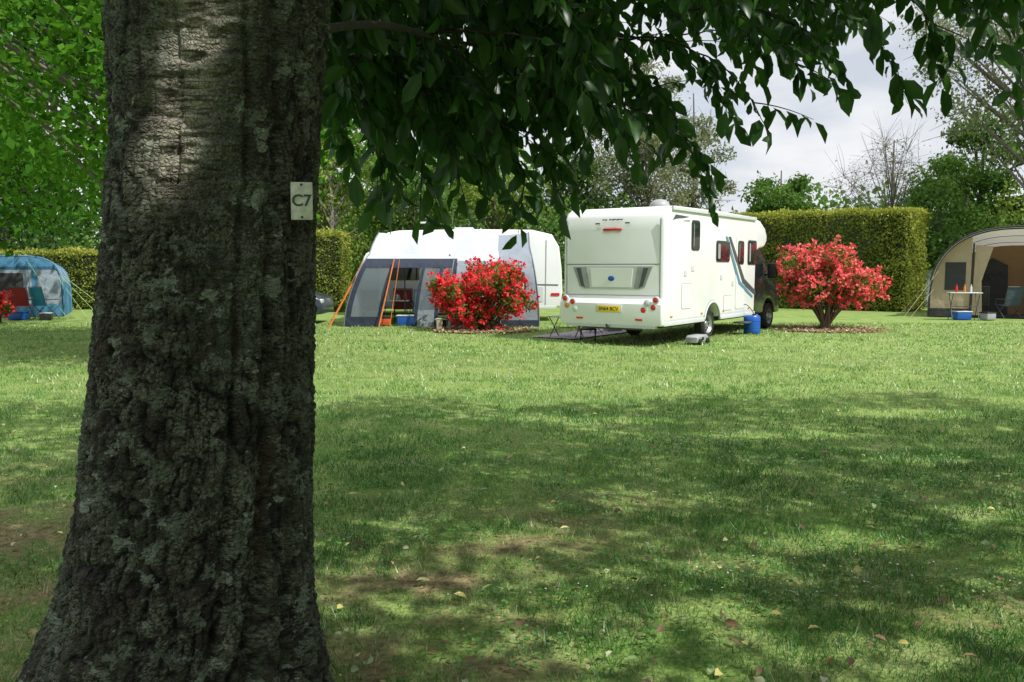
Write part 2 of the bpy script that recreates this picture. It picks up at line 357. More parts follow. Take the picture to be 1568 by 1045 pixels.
c=mixc(nt,ramp(nt,noi(5.,6.,mapd(1,1.2)),.45,.60),c,mixc(nt,ramp(nt,att('cav'),.15,.8),(.007,.006,.005),(.032,.024,.018)))
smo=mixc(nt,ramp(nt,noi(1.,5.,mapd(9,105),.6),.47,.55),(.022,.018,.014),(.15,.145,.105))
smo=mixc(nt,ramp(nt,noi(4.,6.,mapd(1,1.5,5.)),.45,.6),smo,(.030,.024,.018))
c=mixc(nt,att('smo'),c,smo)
c=mixc(nt,mul_(ramp(nt,noi(2.6,6.,mapd(1,.7),.6),.42,.55),ramp(nt,noi(34.,8.,mapd(1,.8),.7),.44,.54),ramp(nt,att('cav'),.2,.6)),c,(.052,.070,.040))
c=mixc(nt,mul_(ramp(nt,noi(6.,8.,mapd(1,.9,3.),.7),.46,.56),ramp(nt,noi(95.,5.,mapd(1,1),.65),.47,.51),ramp(nt,att('cav'),.15,.5)),c,(.14,.16,.115))
c=mixc(nt,mul_(ramp(nt,noi(13.,10.,mapd(1,.9,7.),.72),.55,.57),ramp(nt,noi(60.,5.,mapd(1,1,2.),.65),.38,.46)),c,(.15,.175,.13))
c=mixc(nt,mul_(ramp(nt,noi(7.,9.,mapd(1,1.2,17.),.66),.59,.605),ramp(nt,noi(80.,5.,mapd(1,1,9.),.65),.34,.42)),c,(.23,.27,.21))
vo=nd(nt,'ShaderNodeTexVoronoi',Scale=3.1); nt.links.new(mapd(1,1),vo.inputs['Vector'])
ad=nd(nt,'ShaderNodeMath',_operation='ADD'); nt.links.new(vo.outputs[0],ad.inputs[0]); nt.links.new(ramp(nt,noi(30.,6.,mapd(1,1),.7),.3,.7,(0,0,0),(.13,.13,.13)),ad.inputs[1])
c=mixc(nt,ramp(nt,ad.outputs[0],.15,.16,(1,1,1),(0,0,0)),c,(.30,.34,.28))
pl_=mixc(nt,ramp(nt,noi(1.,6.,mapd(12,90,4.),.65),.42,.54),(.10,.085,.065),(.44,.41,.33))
c=mixc(nt,mul_(att('sun_stripe'),ramp(nt,noi(9.,7.,mapd(1,1.4,11.),.7),.32,.45)),c,pl_)  # painted sunlight: stripe lifted to a light bark tone
c=mixc(nt,mul_(att('groove'),ramp(nt,noi(3.,6.,mapd(3,1),.6),.56,.64)),c,(.055,.030,.020))
b=nd(nt,'ShaderNodeBsdfPrincipled',Roughness=.72); b.inputs['Specular IOR Level'].default_value=.35; nt.links.new(c,b.inputs['Base Color'])
vb=nd(nt,'ShaderNodeTexVoronoi',Scale=1.,_feature='DISTANCE_TO_EDGE'); nt.links.new(mapd(70,85),vb.inputs['Vector'])
hh=nd(nt,'ShaderNodeMath',_operation='ADD'); nt.links.new(ramp(nt,vb.outputs[0],0,.25),hh.inputs[0]); nt.links.new(noi(80.,8.,mapd(1,1.4),.75),hh.inputs[1])
bp=nd(nt,'ShaderNodeBump',Strength=1.,Distance=.010); nt.links.new(hh.outputs[0],bp.inputs['Height']); nt.links.new(bp.outputs[0],b.inputs['Normal'])
nt.links.new(b.outputs[0],out.inputs[0])
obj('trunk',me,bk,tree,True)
limbm=simple('limb_bark',(.04,.034,.026),.8,var=.4,scale=14,bump=.5,bscale=40)
lb=MB()
def bez(p0,p1,p2,n=12):
    t=np.linspace(0,1,n)[:,None]; p0,p1,p2=map(lambda q:np.array(q,float),(p0,p1,p2))
    return (1-t)**2*p0+2*t*(1-t)*p1+t*t*p2
limbs=[((-.85,2.62,3.2),(-.3,3.2,4.8),(3.5,5.0,5.4),.2),((-.85,2.62,3.2),(-1.2,1.6,4.8),(-4.5,.5,6.3),.2),((-.8,2.7,3.2),(.9,3.1,4.9),(5,2.9,6.5),.2),
 ((-.9,2.7,3.2),(-1.4,3.4,5.5),(-3.5,7,6.8),.16),((-.8,2.7,3.2),(-.5,2.9,5),(.5,6.5,6.5),.16),((-.7,2.7,2.75),(.0,3.4,3.25),(1.7,4.9,3.15),.03),((-.65,2.7,2.6),(-.2,3.6,3.0),(.5,5.4,2.9),.025),
 ((.6,3.7,4.2),(1.9,4.3,3.9),(3.0,5.2,3.2),.04),((-.7,2.75,2.35),(-.35,3.6,2.75),(-.1,4.8,2.6),.018),((-.85,2.62,3.2),(-1.1,2.4,6),(-1.2,2.0,8),.2)]
for p0,p1,p2,r0 in limbs: lb.tube(bez(p0,p1,p2,18),np.linspace(r0,r0*.25,18),10)
fl=MB()
def spray(tip,start,nl=26,sz=.115,nt_=4):
    tip=np.array(tip);start=np.array(start)
    ctrl=start*.35+tip*.65; ctrl[2]=max(start[2],tip[2])*.9+.1*tip[2]+.12
    ctrl[:2]+=rng.normal(0,.06,2)
    p=bez(start,ctrl,tip,16); p+=rng.normal(0,.006,p.shape); lb.tube(p,np.linspace(.008,.002,16),5)
    def lv(p,nl,sz,t0):
        t=np.linspace(t0,1,nl)*(len(p)-1.001); i=t.astype(int); f=(t-i)[:,None]; P=p[i]*(1-f)+p[i+1]*f
        tg=nrm(p[np.minimum(i+1,len(p)-1)]-p[i]); side=nrm(np.cross(tg,[0,0,1.])+1e-3)*np.where(np.arange(nl)%2,1,-1)[:,None]
        D=tg*.55+side*.75+np.array([0,0,-.8])+rng.normal(0,.36,(nl,3))
        N=np.cross(D,rng.normal(0,1,(nl,3)))*.6+np.array([0,0,.7])+side*.3+rng.normal(0,.35,(nl,3))
        L=sz*rng.uniform(.6,1.25,nl); fl.fineleaf(P+D*.01,D,N,L,L*rng.uniform(.42,.54,nl),np.clip(rng.normal(.42,.3,nl),0,1))
    lv(p,nl,sz,.25)
    for k in range(nt_):
        i=rng.integers(4,15); q0=p[i]; tg=p[i]-p[i-1]; dr=nrm(nrm(tg)*.8+rng.normal(0,.6,3)+np.array([0,0,-.05]))
        ln=rng.uniform(.18,.4); q=bez(q0,q0+dr*ln*.5,q0+dr*ln+np.array([0,0,-.06]),6); lb.tube(q,np.linspace(.004,.0015,6),4); lv(q,8,sz,.15)
tips=[(-.75,4.0,2.25),(-.61,4.3,2.2),(-.43,4.5,2.1),(-.17,4.2,2.05),(.12,4.4,2.02),(.34,4.6,2.14),(.25,5,2.36),(.61,4.8,2.36),(-.04,4,2.17),(-.32,5,2.32),
 (1.17,4.8,2.14),(1.02,5,2.30),(1.37,4.6,2.34),(.75,4.5,2.5),(1.34,5.2,2.5),(1.79,4.6,2.6),(1.41,4.2,2.55),(1.45,5,2.82),(2.06,4.5,2.52),(2.22,4.4,2.68),(2.05,4.8,2.84),(2.5,4.5,2.78),(2.86,4.8,2.83),
 (.0,4.6,2.25),(.4,5.2,2.45),(-.5,4.2,2.35),(-.2,4.7,2.2),(.9,4.9,2.4),(.2,4.5,2.2),(-.35,4.4,2.2),(.05,4.9,2.2),(-.3,4.1,2.15),(.5,4.4,2.3)]
for t_ in tips: spray(t_,(t_[0]-rng.uniform(.5,1.0),t_[1]+rng.uniform(-.4,.4),t_[2]+rng.uniform(.3,.6)),20,.132,3)
ex=[-.25,-.14,-.06,.05,.13,.2,.28,.4,.52,.62]; ev=[225,190,165,155,225,230,265,345,400,390]
cnt=0
while cnt<205:
    y=rng.uniform(3.7,7.0); a=rng.uniform(-.24,.64)
    if a>.27 and rng.random()<.45: continue
    if a>.42 and rng.random()<.6: continue
    lo=np.interp(a,ex,ev)/1300; sl=lo+rng.random()**.8*(.37-lo) if lo<.34 else lo+rng.random()*.06
    if vn(a*14,sl*14+y*.3,90)<.35: continue
    tp=(a*y,y,1.63+sl*y)
    spray(tp,(tp[0]-rng.uniform(.3,1.0),tp[1]+rng.uniform(-.5,.5),tp[2]+rng.uniform(.2,.6)),20,.132 if y<6 else .14,3); cnt+=1
cherry=leafmat('cherry_leaf',(.013,.045,.012),(.05,.12,.028),.26,(.11,.32,.035),.36,gloss=True)
fl.build('hanging_foliage',cherry,tree)
cr=MB()
def crown(cands,nper,rad):
    P=[];
    for c_ in cands:
        q=c_+rng.normal(0,rad,(nper,3))*np.array([1,1,.6]); P.append(q)
    P=np.concatenate(P)
    lim=1.63+.33*np.clip(P[:,1],0,99)+.15
    k=(P[:,2]/S[2])[:,None]; G=P-S[None]*k
    keep=(P[:,2]>np.maximum(lim,3.0))
    yb=10.4+1.6*(vn(G[:,0]*.8,G[:,0]*0+3,70)-.5)+.8*(vn(G[:,0]*3,G[:,1]*3,71)-.5)
    keep&=G[:,1]<yb
    for gx,gy,rx,ry in [(1.15,4.6,.42,.2),(1.8,4.95,.5,.22),(2.25,3.8,.45,.28),(.75,9.0,.9,.3),(.1,5.0,.38,.16),(.85,5.8,.5,.13),(2.6,8.2,.8,.25),(3.2,5.6,.5,.2),(-2.8,4.6,.4,.16),(1.5,3.5,.4,.17),(-1.0,7.5,.8,.15),(4.4,9.4,.9,.4),(.9,3.9,.28,.14),(3.4,7.1,.5,.17),(-.2,6.6,.5,.12),(1.9,6.7,.4,.13),(2.9,4.5,.4,.15),(.3,3.5,.25,.12)]:  # gaps cut in the unseen crown where sun flecks should land
        keep&=(((G[:,0]-gx)/rx)**2+((G[:,1]-gy)/ry)**2)>rng.uniform(.7,1.25,len(P))
    kk=(P[:,1]-2.32)/S[1]; H=P-S[None]*kk[:,None]; a=np.array([-.72,2.6]); b_=np.array([-1.0,1.80]); h=H[:,[0,2]]
    t=np.clip(((h-a)@(b_-a))/((b_-a)@(b_-a)),0,1)[:,None]; d=np.linalg.norm(h-(a+t*(b_-a)),axis=1)
    keep&=~((kk>-.3)&(d<.17)); keep&=~((kk>0)&(np.hypot(h[:,0]+.87,h[:,1]-.62)<.13))  # leaves also cleared to let sun onto the stem's stripe and low patch
    P=P[keep]; n=len(P)
    cr.quadleaf(P,rng.normal(0,1,(n,3))+np.array([0,0,-.5]),rng.normal(0,.6,(n,3))+np.array([0,0,1.]),rng.uniform(.14,.22,n),rng.uniform(.08,.13,n),rng.random(n))
C=[]
while len(C)<1500:
    gx=rng.uniform(-8,9.5); gy=rng.uniform(-1.5,11); zz=rng.uniform(4.0,8.2)  # unseen leaf clumps added by where their shade lands on the ground
    C.append(np.array([gx,gy,0])+S*zz/S[2])
# extra shading mass above the stem itself
for _ in range(130):
    zt=rng.uniform(.3,2.9); k_=rng.uniform(2.4,6.0); C.append(np.array([rng.uniform(-1.3,-.5),2.4,zt])+S*k_)
crown(np.array(C),32,.40)
cr.build('shade_crown_foliage',leafmat('crown_leaf',(.025,.08,.018),(.08,.18,.035),.3,(.10,.30,.04)),tree)
lb.build('limbs',limbm,tree,True)
shade_tree=empty('added_cherry_tree'); q=MB()  # unseen second tree, added to carry the shading leaves on the right
q.tube(bez((9,-3,-.1),(8.8,-3,2),(8.7,-2.8,4.5),14),np.linspace(.45,.25,14),14)
for e_ in [(5,-1,7),(11,0,7),(9,3,7.5),(7,-6,7),(12,-5,7)]: q.tube(bez((8.7,-2.8,4.3),(8.6,-2.4,6),e_,10),np.linspace(.18,.04,10),8)
q.build('trunk',limbm,shade_tree,True)
sg=empty('pitch_number_sign',(-.588,2.40,1.815),math.radians(6))
cream=simple('sign_cream',(.50,.51,.42),.6,var=.3,scale=40); dg=simple('sign_green',(.02,.05,.03),.6)
box('plate',sg,(0,0,0),(.060,.008,.105),cream,.003)
text('number',sg,'C7',.045,(0,-.0055,0),(math.radians(90),0,0),dg)
for s_ in (-1,1): lathe('screw',sg,(0,-.004,s_*.045),[(0,-.003),(.003,-.003),(.004,0)],dg,'y',8)
box('bracket',sg,(-.022,.04,0),(.02,.075,.03),limbm,.004)

# ------------------------------------------------------------------ generic trees
barkg=simple('grey_bark',(.17,.155,.13),.9,var=.35,scale=5,bump=.6,bscale=12)
MG={'mid':leafmat('leaf_mid',(.045,.11,.025),(.14,.24,.06),.3),
    'yel':leafmat('leaf_yellowgreen',(.11,.18,.035),(.27,.35,.09),.35),
    'dark':leafmat('leaf_dark',(.03,.075,.022),(.09,.16,.05),.25),
    'grey':leafmat('leaf_greygreen',(.12,.15,.09),(.26,.29,.17),.3),
    'lime':leafmat('leaf_lime',(.025,.09,.015),(.11,.26,.03),.36)}
def tree_at(name,x,y,H,cw,base,mat,n=9000,lsz=.17,ncl=26,tr_=.2,sparse=1.,twigs=0,lean=0,tw=.02):
    t=empty(name,(x,y,0)); br=MB(); lf=MB()
    top=np.array([lean,0,H*.93]); trunk=bez((0,0,-.1),(rng.normal(0,.2),rng.normal(0,.2),H*.45),top,16); br.tube(trunk,np.linspace(tr_,.03,16),9)
    cz=(H+base)/2; rz=(H-base)/2; P=[]; Nn=[]; Sh=[]
    k=0
    while k<ncl:
        d=nrm(rng.normal(0,1,3)); r=rng.random()**.45
        c_=np.array([d[0]*r*cw*.85,d[1]*r*cw*.85,cz+d[2]*r*rz*.88])
        zz=c_[2]; f=(zz-base)/(H-base)
        w_=1 if f<.6 else 1-(f-.6)*.5
        c_[:2]*=w_; rad=cw*rng.uniform(.2,.42)*sparse
        i=int(np.clip((zz*.75)/H*15,1,14)); a0=trunk[i]
        br.tube(bez(a0,(a0*.4+c_*.6)+np.array([0,0,-.2]),c_,7),np.linspace(tr_*.25,.010,7),5)
        m_=int(n/ncl*rng.uniform(.6,1.4)); dd=nrm(rng.normal(0,1,(m_,3))); rr=rng.random((m_,1))**.4
        lump=1+.35*(vn(dd[:,:1]*4+k*7,dd[:,2:]*4,5)-.5)*2
        q=c_+dd*rr*lump*rad*np.array([1.1,1.1,.8]); P.append(q); Nn.append(dd*.8+rng.normal(0,.6,(m_,3))+np.array([0,0,.4])); Sh.append(np.clip(rng.normal(.45,.2,m_)+rng.normal(0,.24),0,1))
        for _ in range(twigs):
            e_=c_+nrm(rng.normal(0,1,3)+np.array([0,0,.5]))*rad*1.6; br.tube(bez(c_,(c_+e_)/2+rng.normal(0,.1,3),e_,5),np.linspace(tw,tw*.35,5),4)
        k+=1
    P=np.concatenate(P);N_=np.concatenate(Nn);Sh=np.concatenate(Sh); kk=P[:,2]>.05;P=P[kk];N_=N_[kk];Sh=Sh[kk]; m_=len(P)
    D=rng.normal(0,1,(m_,3))+np.array([0,0,-.5]); L=lsz*rng.uniform(.6,1.4,m_)
    lf.quadleaf(P,D,N_,L,L*rng.uniform(.5,.75,m_),Sh)
    br.build('trunk',barkg,t,True); lf.build('foliage',MG[mat],t)
    return t
tree_at('beech_tree',-6.3,15.5,9.5,5.2,2.5,'lime',36000,.15,80,.22)
tree_at('beech_tree',-15.0,21,11,6,2.5,'lime',26000,.20,60,.3)
tree_at('broadleaf_tree',-22,37,11,6,.6,'dark',9000,.3,40)
tree_at('broadleaf_tree',-13.5,38,10,5,.3,'mid',9000,.26,40)
tree_at('willow_tree',-7.3,35,8.8,3.2,1.0,'yel',12000,.16,40)
tree_at('broadleaf_tree',-4.2,38,7.8,3.2,.4,'mid',9000,.18,34,.15,1,2)
tree_at('broadleaf_tree',-1.0,42,9.0,3.8,.4,'yel',9000,.2,34)
tree_at('broadleaf_tree',3.0,41,8.2,3.6,.4,'mid',9000,.2,34,.2,1,2)
tree_at('birch_tree',6.0,40,12.6,3.0,1.6,'grey',10000,.16,54,.16,.8,5)
tree_at('birch_tree',9.0,43,11.0,2.4,1.6,'grey',8000,.16,44,.16,.8,5)
tree_at('broadleaf_tree',14.4,46,7.3,2.5,1.4,'mid',9000,.2,36)
tree_at('bare_tree',18.6,42,8.4,2.9,2.6,'grey',1500,.10,44,.14,.9,9,0,.011)
tree_at('broadleaf_tree',22.0,40,9.6,3.2,.5,'mid',10000,.2,40,.2,.9)
tree_at('ash_tree',20.6,33.5,17,5.0,5.2,'grey',15000,.16,76,.32,.7,6,.3,.014)
tree_at('broadleaf_tree',24.5,36,7.5,3.6,.3,'yel',10000,.2,40)
tree_at('broadleaf_tree',18.4,37,5.8,2.6,.2,'mid',9000,.17,34)
tree_at('broadleaf_tree',29,40,13,5,.3,'dark',7000,.3,40)
dt=MB(); K=120
cx=rng.uniform(-62,75,K); cy=rng.uniform(54,74,K);
for a,b_ in zip(cx,cy):
    hz=rng.uniform(4.5,8)*(1.4 if a<8 and rng.random()<.4 else 1.); m_=560; dd=nrm(rng.normal(0,1,(m_,3))); q=np.array([a,b_,hz*.5])+dd*rng.random((m_,1))**.4*np.array([3.4,2.5,hz*.55])
    q=q[q[:,2]>0]; m_=len(q); L=rng.uniform(.3,.6,m_); dt.quadleaf(q,rng.normal(0,1,(m_,3)),rng.normal(0,.6,(m_,3))+[0,-.5,.5],L,L*.7,np.clip(rng.normal(.4,.2,m_)+rng.normal(0,.2),0,1))
dt.build('distant_trees',MG['mid'])
sh=MB()
for a in np.arange(-32,40,1.5):
    b_=36.5+rng.uniform(-1,1)+ (6 if 5<a<15 else 0); hz=rng.uniform(2.2,4.6); m_=700; dd=nrm(rng.normal(0,1,(m_,3))); q=np.array([a,b_,hz*.45])+dd*rng.random((m_,1))**.4*np.array([1.5,1.2,hz*.55])
    q=q[q[:,2]>0]; m_=len(q); L=rng.uniform(.12,.26,m_); sh.quadleaf(q,rng.normal(0,1,(m_,3)),rng.normal(0,.6,(m_,3))+[0,-.5,.5],L,L*.65,np.clip(rng.normal(.4,.2,m_)+rng.normal(0,.3),0,1))
sh.build('shrubbery',MG['mid'])

# ------------------------------------------------------------------ hedges
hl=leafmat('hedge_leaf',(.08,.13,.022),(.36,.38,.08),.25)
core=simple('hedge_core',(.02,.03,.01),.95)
def hedge(loc,rot,L,D,H,n,lsz=.075):
    h=empty('hedge',loc,rot)
    box('core',h,(L/2,D/2,H/2-.05),(L-.14,D-.14,H-.2),core,.05)
    lf=MB(); faces=[((0,0,0),(L,0,0),(0,0,H),(0,-1,0)),((0,D,0),(L,0,0),(0,0,H),(0,1,0)),((0,0,0),(0,D,0),(0,0,H),(-1,0,0)),((L,0,0),(0,D,0),(0,0,H),(1,0,0)),((0,0,H),(L,0,0),(0,D,0),(0,0,1))]
    ar=[L*H,L*H*.4,D*H,D*H,L*D]; tot=sum(ar)
    for (o,a,b_,nn),A in zip(faces,ar):
        m_=int(n*A/tot); o,a,b_,nn=map(lambda q:np.array(q,float),(o,a,b_,nn)); s_=rng.random((m_,1)); t_=rng.random((m_,1)); P=o+a*s_+b_*t_
        uu=(P@np.array([1,1,0.])); off=.16*(vn(uu*1.0,P[:,2]*1.2+P[:,1],81)-.6)+.12*(vn(uu*4,P[:,2]*4,82)-.5)+rng.normal(0,.045,m_)
        P=P+nn*off[:,None]
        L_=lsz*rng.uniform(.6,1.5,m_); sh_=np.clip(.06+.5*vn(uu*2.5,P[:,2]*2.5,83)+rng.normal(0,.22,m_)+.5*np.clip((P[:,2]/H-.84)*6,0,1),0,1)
        lf.quadleaf(P,rng.normal(0,1,(m_,3))+np.array([0,0,.2]),nn*.9+rng.normal(0,.8,(m_,3)),L_,L_*.65,sh_)
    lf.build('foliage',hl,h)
ph=math.radians(40)
Ld=9.5; far=(14.35-.766*Ld,31+.643*Ld,0)
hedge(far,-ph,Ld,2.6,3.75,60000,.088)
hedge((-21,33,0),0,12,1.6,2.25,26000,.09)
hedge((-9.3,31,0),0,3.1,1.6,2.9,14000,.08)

# ------------------------------------------------------------------ flowering bushes
bl=leafmat('bush_leaf',(.06,.11,.025),(.18,.25,.06),.3)
red=leafmat('red_petals',(.60,.010,.025),(.98,.10,.11),.25,(1.,.1,.1)); cor=leafmat('coral_petals',(.78,.04,.06),(1.0,.28,.27),.25,(1.,.22,.22))
barkb=simple('bush_bark',(.14,.10,.065),.9,var=.3,scale=20)
def bush(x,y,W,H,base,pm,nf,ncl=26,n=9000,mulch=1.5):
    t=empty('red_flowering_bush',(x,y,0)); br=MB(); lf=MB(); fw=MB(); cs=[]
    for k in range(ncl):
        d=nrm(rng.normal(0,1,3)); r=rng.random()**.4; c_=np.array([d[0]*W*.42*r,d[1]*W*.38*r,(H+base)/2+d[2]*(H-base)*.40*r]); rad=rng.uniform(.12,.26)*W*.5
        if c_[2]<base+.5: c_[:2]*=.8
        cs.append((c_,rad)); b0=np.array([rng.normal(0,.07),rng.normal(0,.07),-.03]); br.tube(bez(b0,(c_[0]*.25,c_[1]*.25,base+.1),c_,9),np.linspace(.035,.008,9),6)
        m_=n//ncl; dd=nrm(rng.normal(0,1,(m_,3))); q=c_+dd*rng.random((m_,1))**.4*rad*np.array([1.2,1.2,1]); L=rng.uniform(.06,.11,m_)
        lf.quadleaf(q,rng.normal(0,1,(m_,3)),dd+rng.normal(0,.5,(m_,3)),L,L*.6,np.clip(rng.normal(.45,.22,m_),0,1))
        ff=nf//ncl; dd=nrm(rng.normal(0,1,(ff,3))+np.array([.0,-.25,.15])); q=c_+dd*rad*rng.uniform(.85,1.4,(ff,1))
        sh_=np.clip(rng.normal(.5,.28,ff),0,1)
        for p_ in range(10):
            D=dd*.6+rng.normal(0,.8,(ff,3)); L=rng.uniform(.055,.095,ff)
            fw.quadleaf(q+rng.normal(0,.030,(ff,3)),D,dd+rng.normal(0,.4,(ff,3)),L,L*.9,np.clip(sh_+rng.normal(0,.2,ff),0,1))
    for k in range(26):
        c_,rad=cs[rng.integers(ncl)]; d=nrm(np.array([rng.normal(0,.8),rng.normal(0,.5),.9])); e_=c_+d*(rad+rng.uniform(.08,.35)); br.tube(bez(c_,(c_+e_)/2,e_,5),np.linspace(.008,.003,5),4)
        for p_ in range(14): fw.quadleaf(e_[None]+rng.normal(0,.04,(1,3)),rng.normal(0,1,(1,3)),rng.normal(0,1,(1,3)),[.08],[.065],[rng.random()])
        for p_ in range(14): lf.quadleaf((c_+(e_-c_)*rng.random())[None]+rng.normal(0,.05,(1,3)),rng.normal(0,1,(1,3)),rng.normal(0,1,(1,3)),[.09],[.05],[rng.random()])
    br.build('stems',barkb,t,True); lf.build('leaves',bl,t); fw.build('flowers',pm,t)
    if mulch:
        a=np.linspace(0,2*np.pi,40,endpoint=False); rr=mulch*(1+.12*np.cos(3*a+1)+.08*np.cos(7*a))
        poly('mulch',t,[(rr[i]*math.cos(a[i]),rr[i]*.9*math.sin(a[i])-.15,.03) for i in range(40)],mul)
        f2=MB(); m_=1300; a=rng.uniform(0,6.28,m_); r_=mulch*rng.random(m_)**.5*1.25; P=np.stack([r_*np.cos(a),r_*np.sin(a)*.9-.15,rng.uniform(.035,.06,m_)],-1)
        f2.quadleaf(P,rng.normal(0,1,(m_,3))*[1,1,.3],rng.normal(0,.3,(m_,3))+[0,0,1],rng.uniform(.05,.12,m_),rng.uniform(.02,.05,m_),rng.random(m_)); f2.build('bark_chips',chip,t)
mul=simple('mulch',(.24,.17,.10),.95,var=.5,scale=25,bump=1,bscale=40); chip=leafmat('bark_chips',(.2,.13,.07),(.55,.42,.27),0)
bush(-.78,22.0,2.9,2.05,.05,red,760,34,7500,1.15)
bush(8.25,22.3,3.1,2.3,.4,cor,980,38,7500,1.2)
bush(-15.2,25.0,1.4,.9,.1,red,160,10,2000,0)

# ------------------------------------------------------------------ motorhome
white=simple('white_paint',(.76,.775,.77),.28,var=.04,scale=2,coat=.4); black=simple('black_paint',(.014,.015,.018),.25,var=.1,coat=.4)
plast=simple('grey_plastic',(.30,.32,.32),.5); ltg=simple('light_grey',(.56,.59,.59),.4,var=.04); dgrey=simple('dark_grey_trim',(.07,.08,.085),.4)
glass=simple('dark_glass',(.012,.016,.018),.06,var=.1,coat=.6); rubber=simple('rubber',(.02,.02,.02),.85); alloy=simple('alloy',(.38,.39,.40),.35,.7)
redl=simple('red_lens',(.55,.015,.015),.15,coat=.5); oral=simple('orange_lens',(.6,.18,.02),.15,coat=.5); clrl=simple('clear_lens',(.55,.57,.57),.1,coat=.5)
blue=simple('blue_plastic',(.01,.09,.40),.35,var=.08); yel=simple('plate_yellow',(.85,.60,.03),.4,var=.03); blk=simple('ink_black',(.01,.01,.01),.5)
def wheel(parent,x,y,r=.34,wd=.22):
    w_=empty('wheel',(x,y,r),0,parent)
    lathe('tyre',w_,(0,0,0),[(r*.62,wd/2-.01),(r*.9,wd/2),(r,wd/2-.04),(r,-wd/2+.04),(r*.9,-wd/2),(r*.62,-wd/2+.01)],rubber,'x',36)
    lathe('rim',w_,(0,0,0),[(0,wd/2-.05),(r*.2,wd/2-.04),(r*.25,wd/2-.07),(r*.5,wd/2-.06),(r*.62,wd/2-.01),(r*.64,wd/2-.02),(r*.62,-wd/2+.02),(0,-wd/2+.06)],alloy,'x',30)
    for k in range(8):
        a=k*math.pi/4; lathe('vent',w_,(wd/2-.058,math.cos(a)*r*.4,math.sin(a)*r*.4),[(0,.004),(.028,.004),(.03,0)],blk,'x',10)
mh=empty('motorhome',(3.08,17.2,0),math.radians(-35)); Wd=2.4
body=[(-.02,.50),(0,.95),(0.0,1.6),(.02,2.4),(.06,2.66),(.14,2.80),(.30,2.88),(.6,2.905),(3,2.92),(5.2,2.90),(5.75,2.82),(6.1,2.66),(6.27,2.45),(6.25,2.28),(6.05,2.14),(5.6,2.08),(5.45,2.0),(5.4,.5)]
body+= [(3.1,.5)]+arcpts(2.6,.38,.46,15,165,11)+[(2.1,.5)]
prof('body_shell',mh,body,-Wd,0,white,.09,4)
prof('rear_bumper',mh,[(-.10,.44),(-.13,.62),(-.12,.88),(-.04,.98),(.02,.98),(.02,.44)],-Wd-.01,.01,white,.06,3)
prof('rear_lower_lip',mh,[(-.11,.38),(-.12,.44),(.02,.44),(.02,.38)],-Wd+.15,-.15,ltg,.01)
prof('skirt',mh,[(.0,.43),(.0,.52),(2.12,.52),(2.12,.43)],-.05,.012,ltg,.01); prof('skirt_front',mh,[(3.08,.43),(3.08,.52),(5.4,.52),(5.4,.43)],-.05,.012,ltg,.01)
box('underfloor',mh,(-Wd/2,2.9,.48),(Wd-.3,5.2,.2),rubber,.02)
def rquad(name,pts,mat,d=.012):
    bm=bmesh.new(); a=[bm.verts.new((p[0],.0-d,p[1])) for p in pts]; b2=[bm.verts.new((p[0],.03,p[1])) for p in pts]; n=len(pts)
    bm.faces.new(a);
    for i in range(n): bm.faces.new((a[(i+1)%n],a[i],b2[i],b2[(i+1)%n]))
    bmesh.ops.recalc_face_normals(bm,faces=bm.faces[:]); me=bpy.data.meshes.new(name); bm.to_mesh(me); bm.free(); return obj(name,me,mat,mh)
rquad('rear_wing_panel',[(-2.15,1.66),(-1.98,1.22),(-1.85,1.17),(-.55,1.17),(-.42,1.22),(-.25,1.66)],ltg,.014)
rquad('rear_wing_dark_l',[(-2.13,1.64),(-1.97,1.24),(-1.84,1.19),(-1.72,1.19),(-1.80,1.64)],plast,.020)
rquad('rear_wing_dark_r',[(-.27,1.64),(-.43,1.24),(-.56,1.19),(-.68,1.19),(-.60,1.64)],plast,.020)
rquad('rear_tail_l',[(-2.05,1.62),(-1.93,1.25),(-1.83,1.21),(-1.86,1.28),(-1.94,1.62)],dgrey,.026)
rquad('rear_tail_r',[(-.35,1.62),(-.47,1.25),(-.57,1.21),(-.54,1.28),(-.46,1.62)],dgrey,.026)
rquad('rear_hatch',[(-1.70,1.60),(-1.66,1.22),(-.74,1.22),(-.70,1.60)],white,.028)
rquad('rear_seam_upper',[(-2.3,1.705),(-2.3,1.69),(-.1,1.69),(-.1,1.705)],dgrey,.005)
rquad('rear_seam_lower',[(-2.3,1.06),(-2.3,1.045),(-.1,1.045),(-.1,1.06)],plast,.005)
rquad('corner_trim_r',[(-.11,2.62),(-.11,1.0),(-.085,1.0),(-.085,2.62)],plast,.006); rquad('corner_trim_l',[(-2.315,2.62),(-2.315,1.0),(-2.29,1.0),(-2.29,2.62)],plast,.006)
box('brake_light',mh,(-1.2,-.0,2.42),(.42,.05,.05),redl,.012)
for k in (-1.55,-.85): box('marker',mh,(k,.0,2.55),(.10,.03,.03),dgrey,.005)
text('rear_lettering',mh,'~ ~~~',.18,(-1.2,.008,2.63),(math.radians(86),0,0),dgrey,.012)
lathe('badge',mh,(-1.2,-.03,1.40),[(0,-.008),(.045,-.008),(.055,0)],blue,'y',20).scale=(1.4,1,1)
for cx,cz,mm_ in [(-2.27,.97,redl),(-2.22,.82,oral),(-2.08,.90,redl),(-2.02,.74,clrl),(-.13,.97,redl),(-.18,.82,redl),(-.32,.90,clrl),(-.40,.76,redl)]:
    lathe('lamp_bezel',mh,(cx,-.115,cz),[(.0,-.014),(.062,-.014),(.074,-.008),(.078,.03)],ltg,'y',24)
    lathe('lamp_lens',mh,(cx,-.128,cz),[(.0,-.014),(.035,-.012),(.055,-.003),(.056,.01)],mm_,'y',22)
box('number_plate',mh,(-1.2,-.137,.77),(.54,.012,.13),yel,.003)
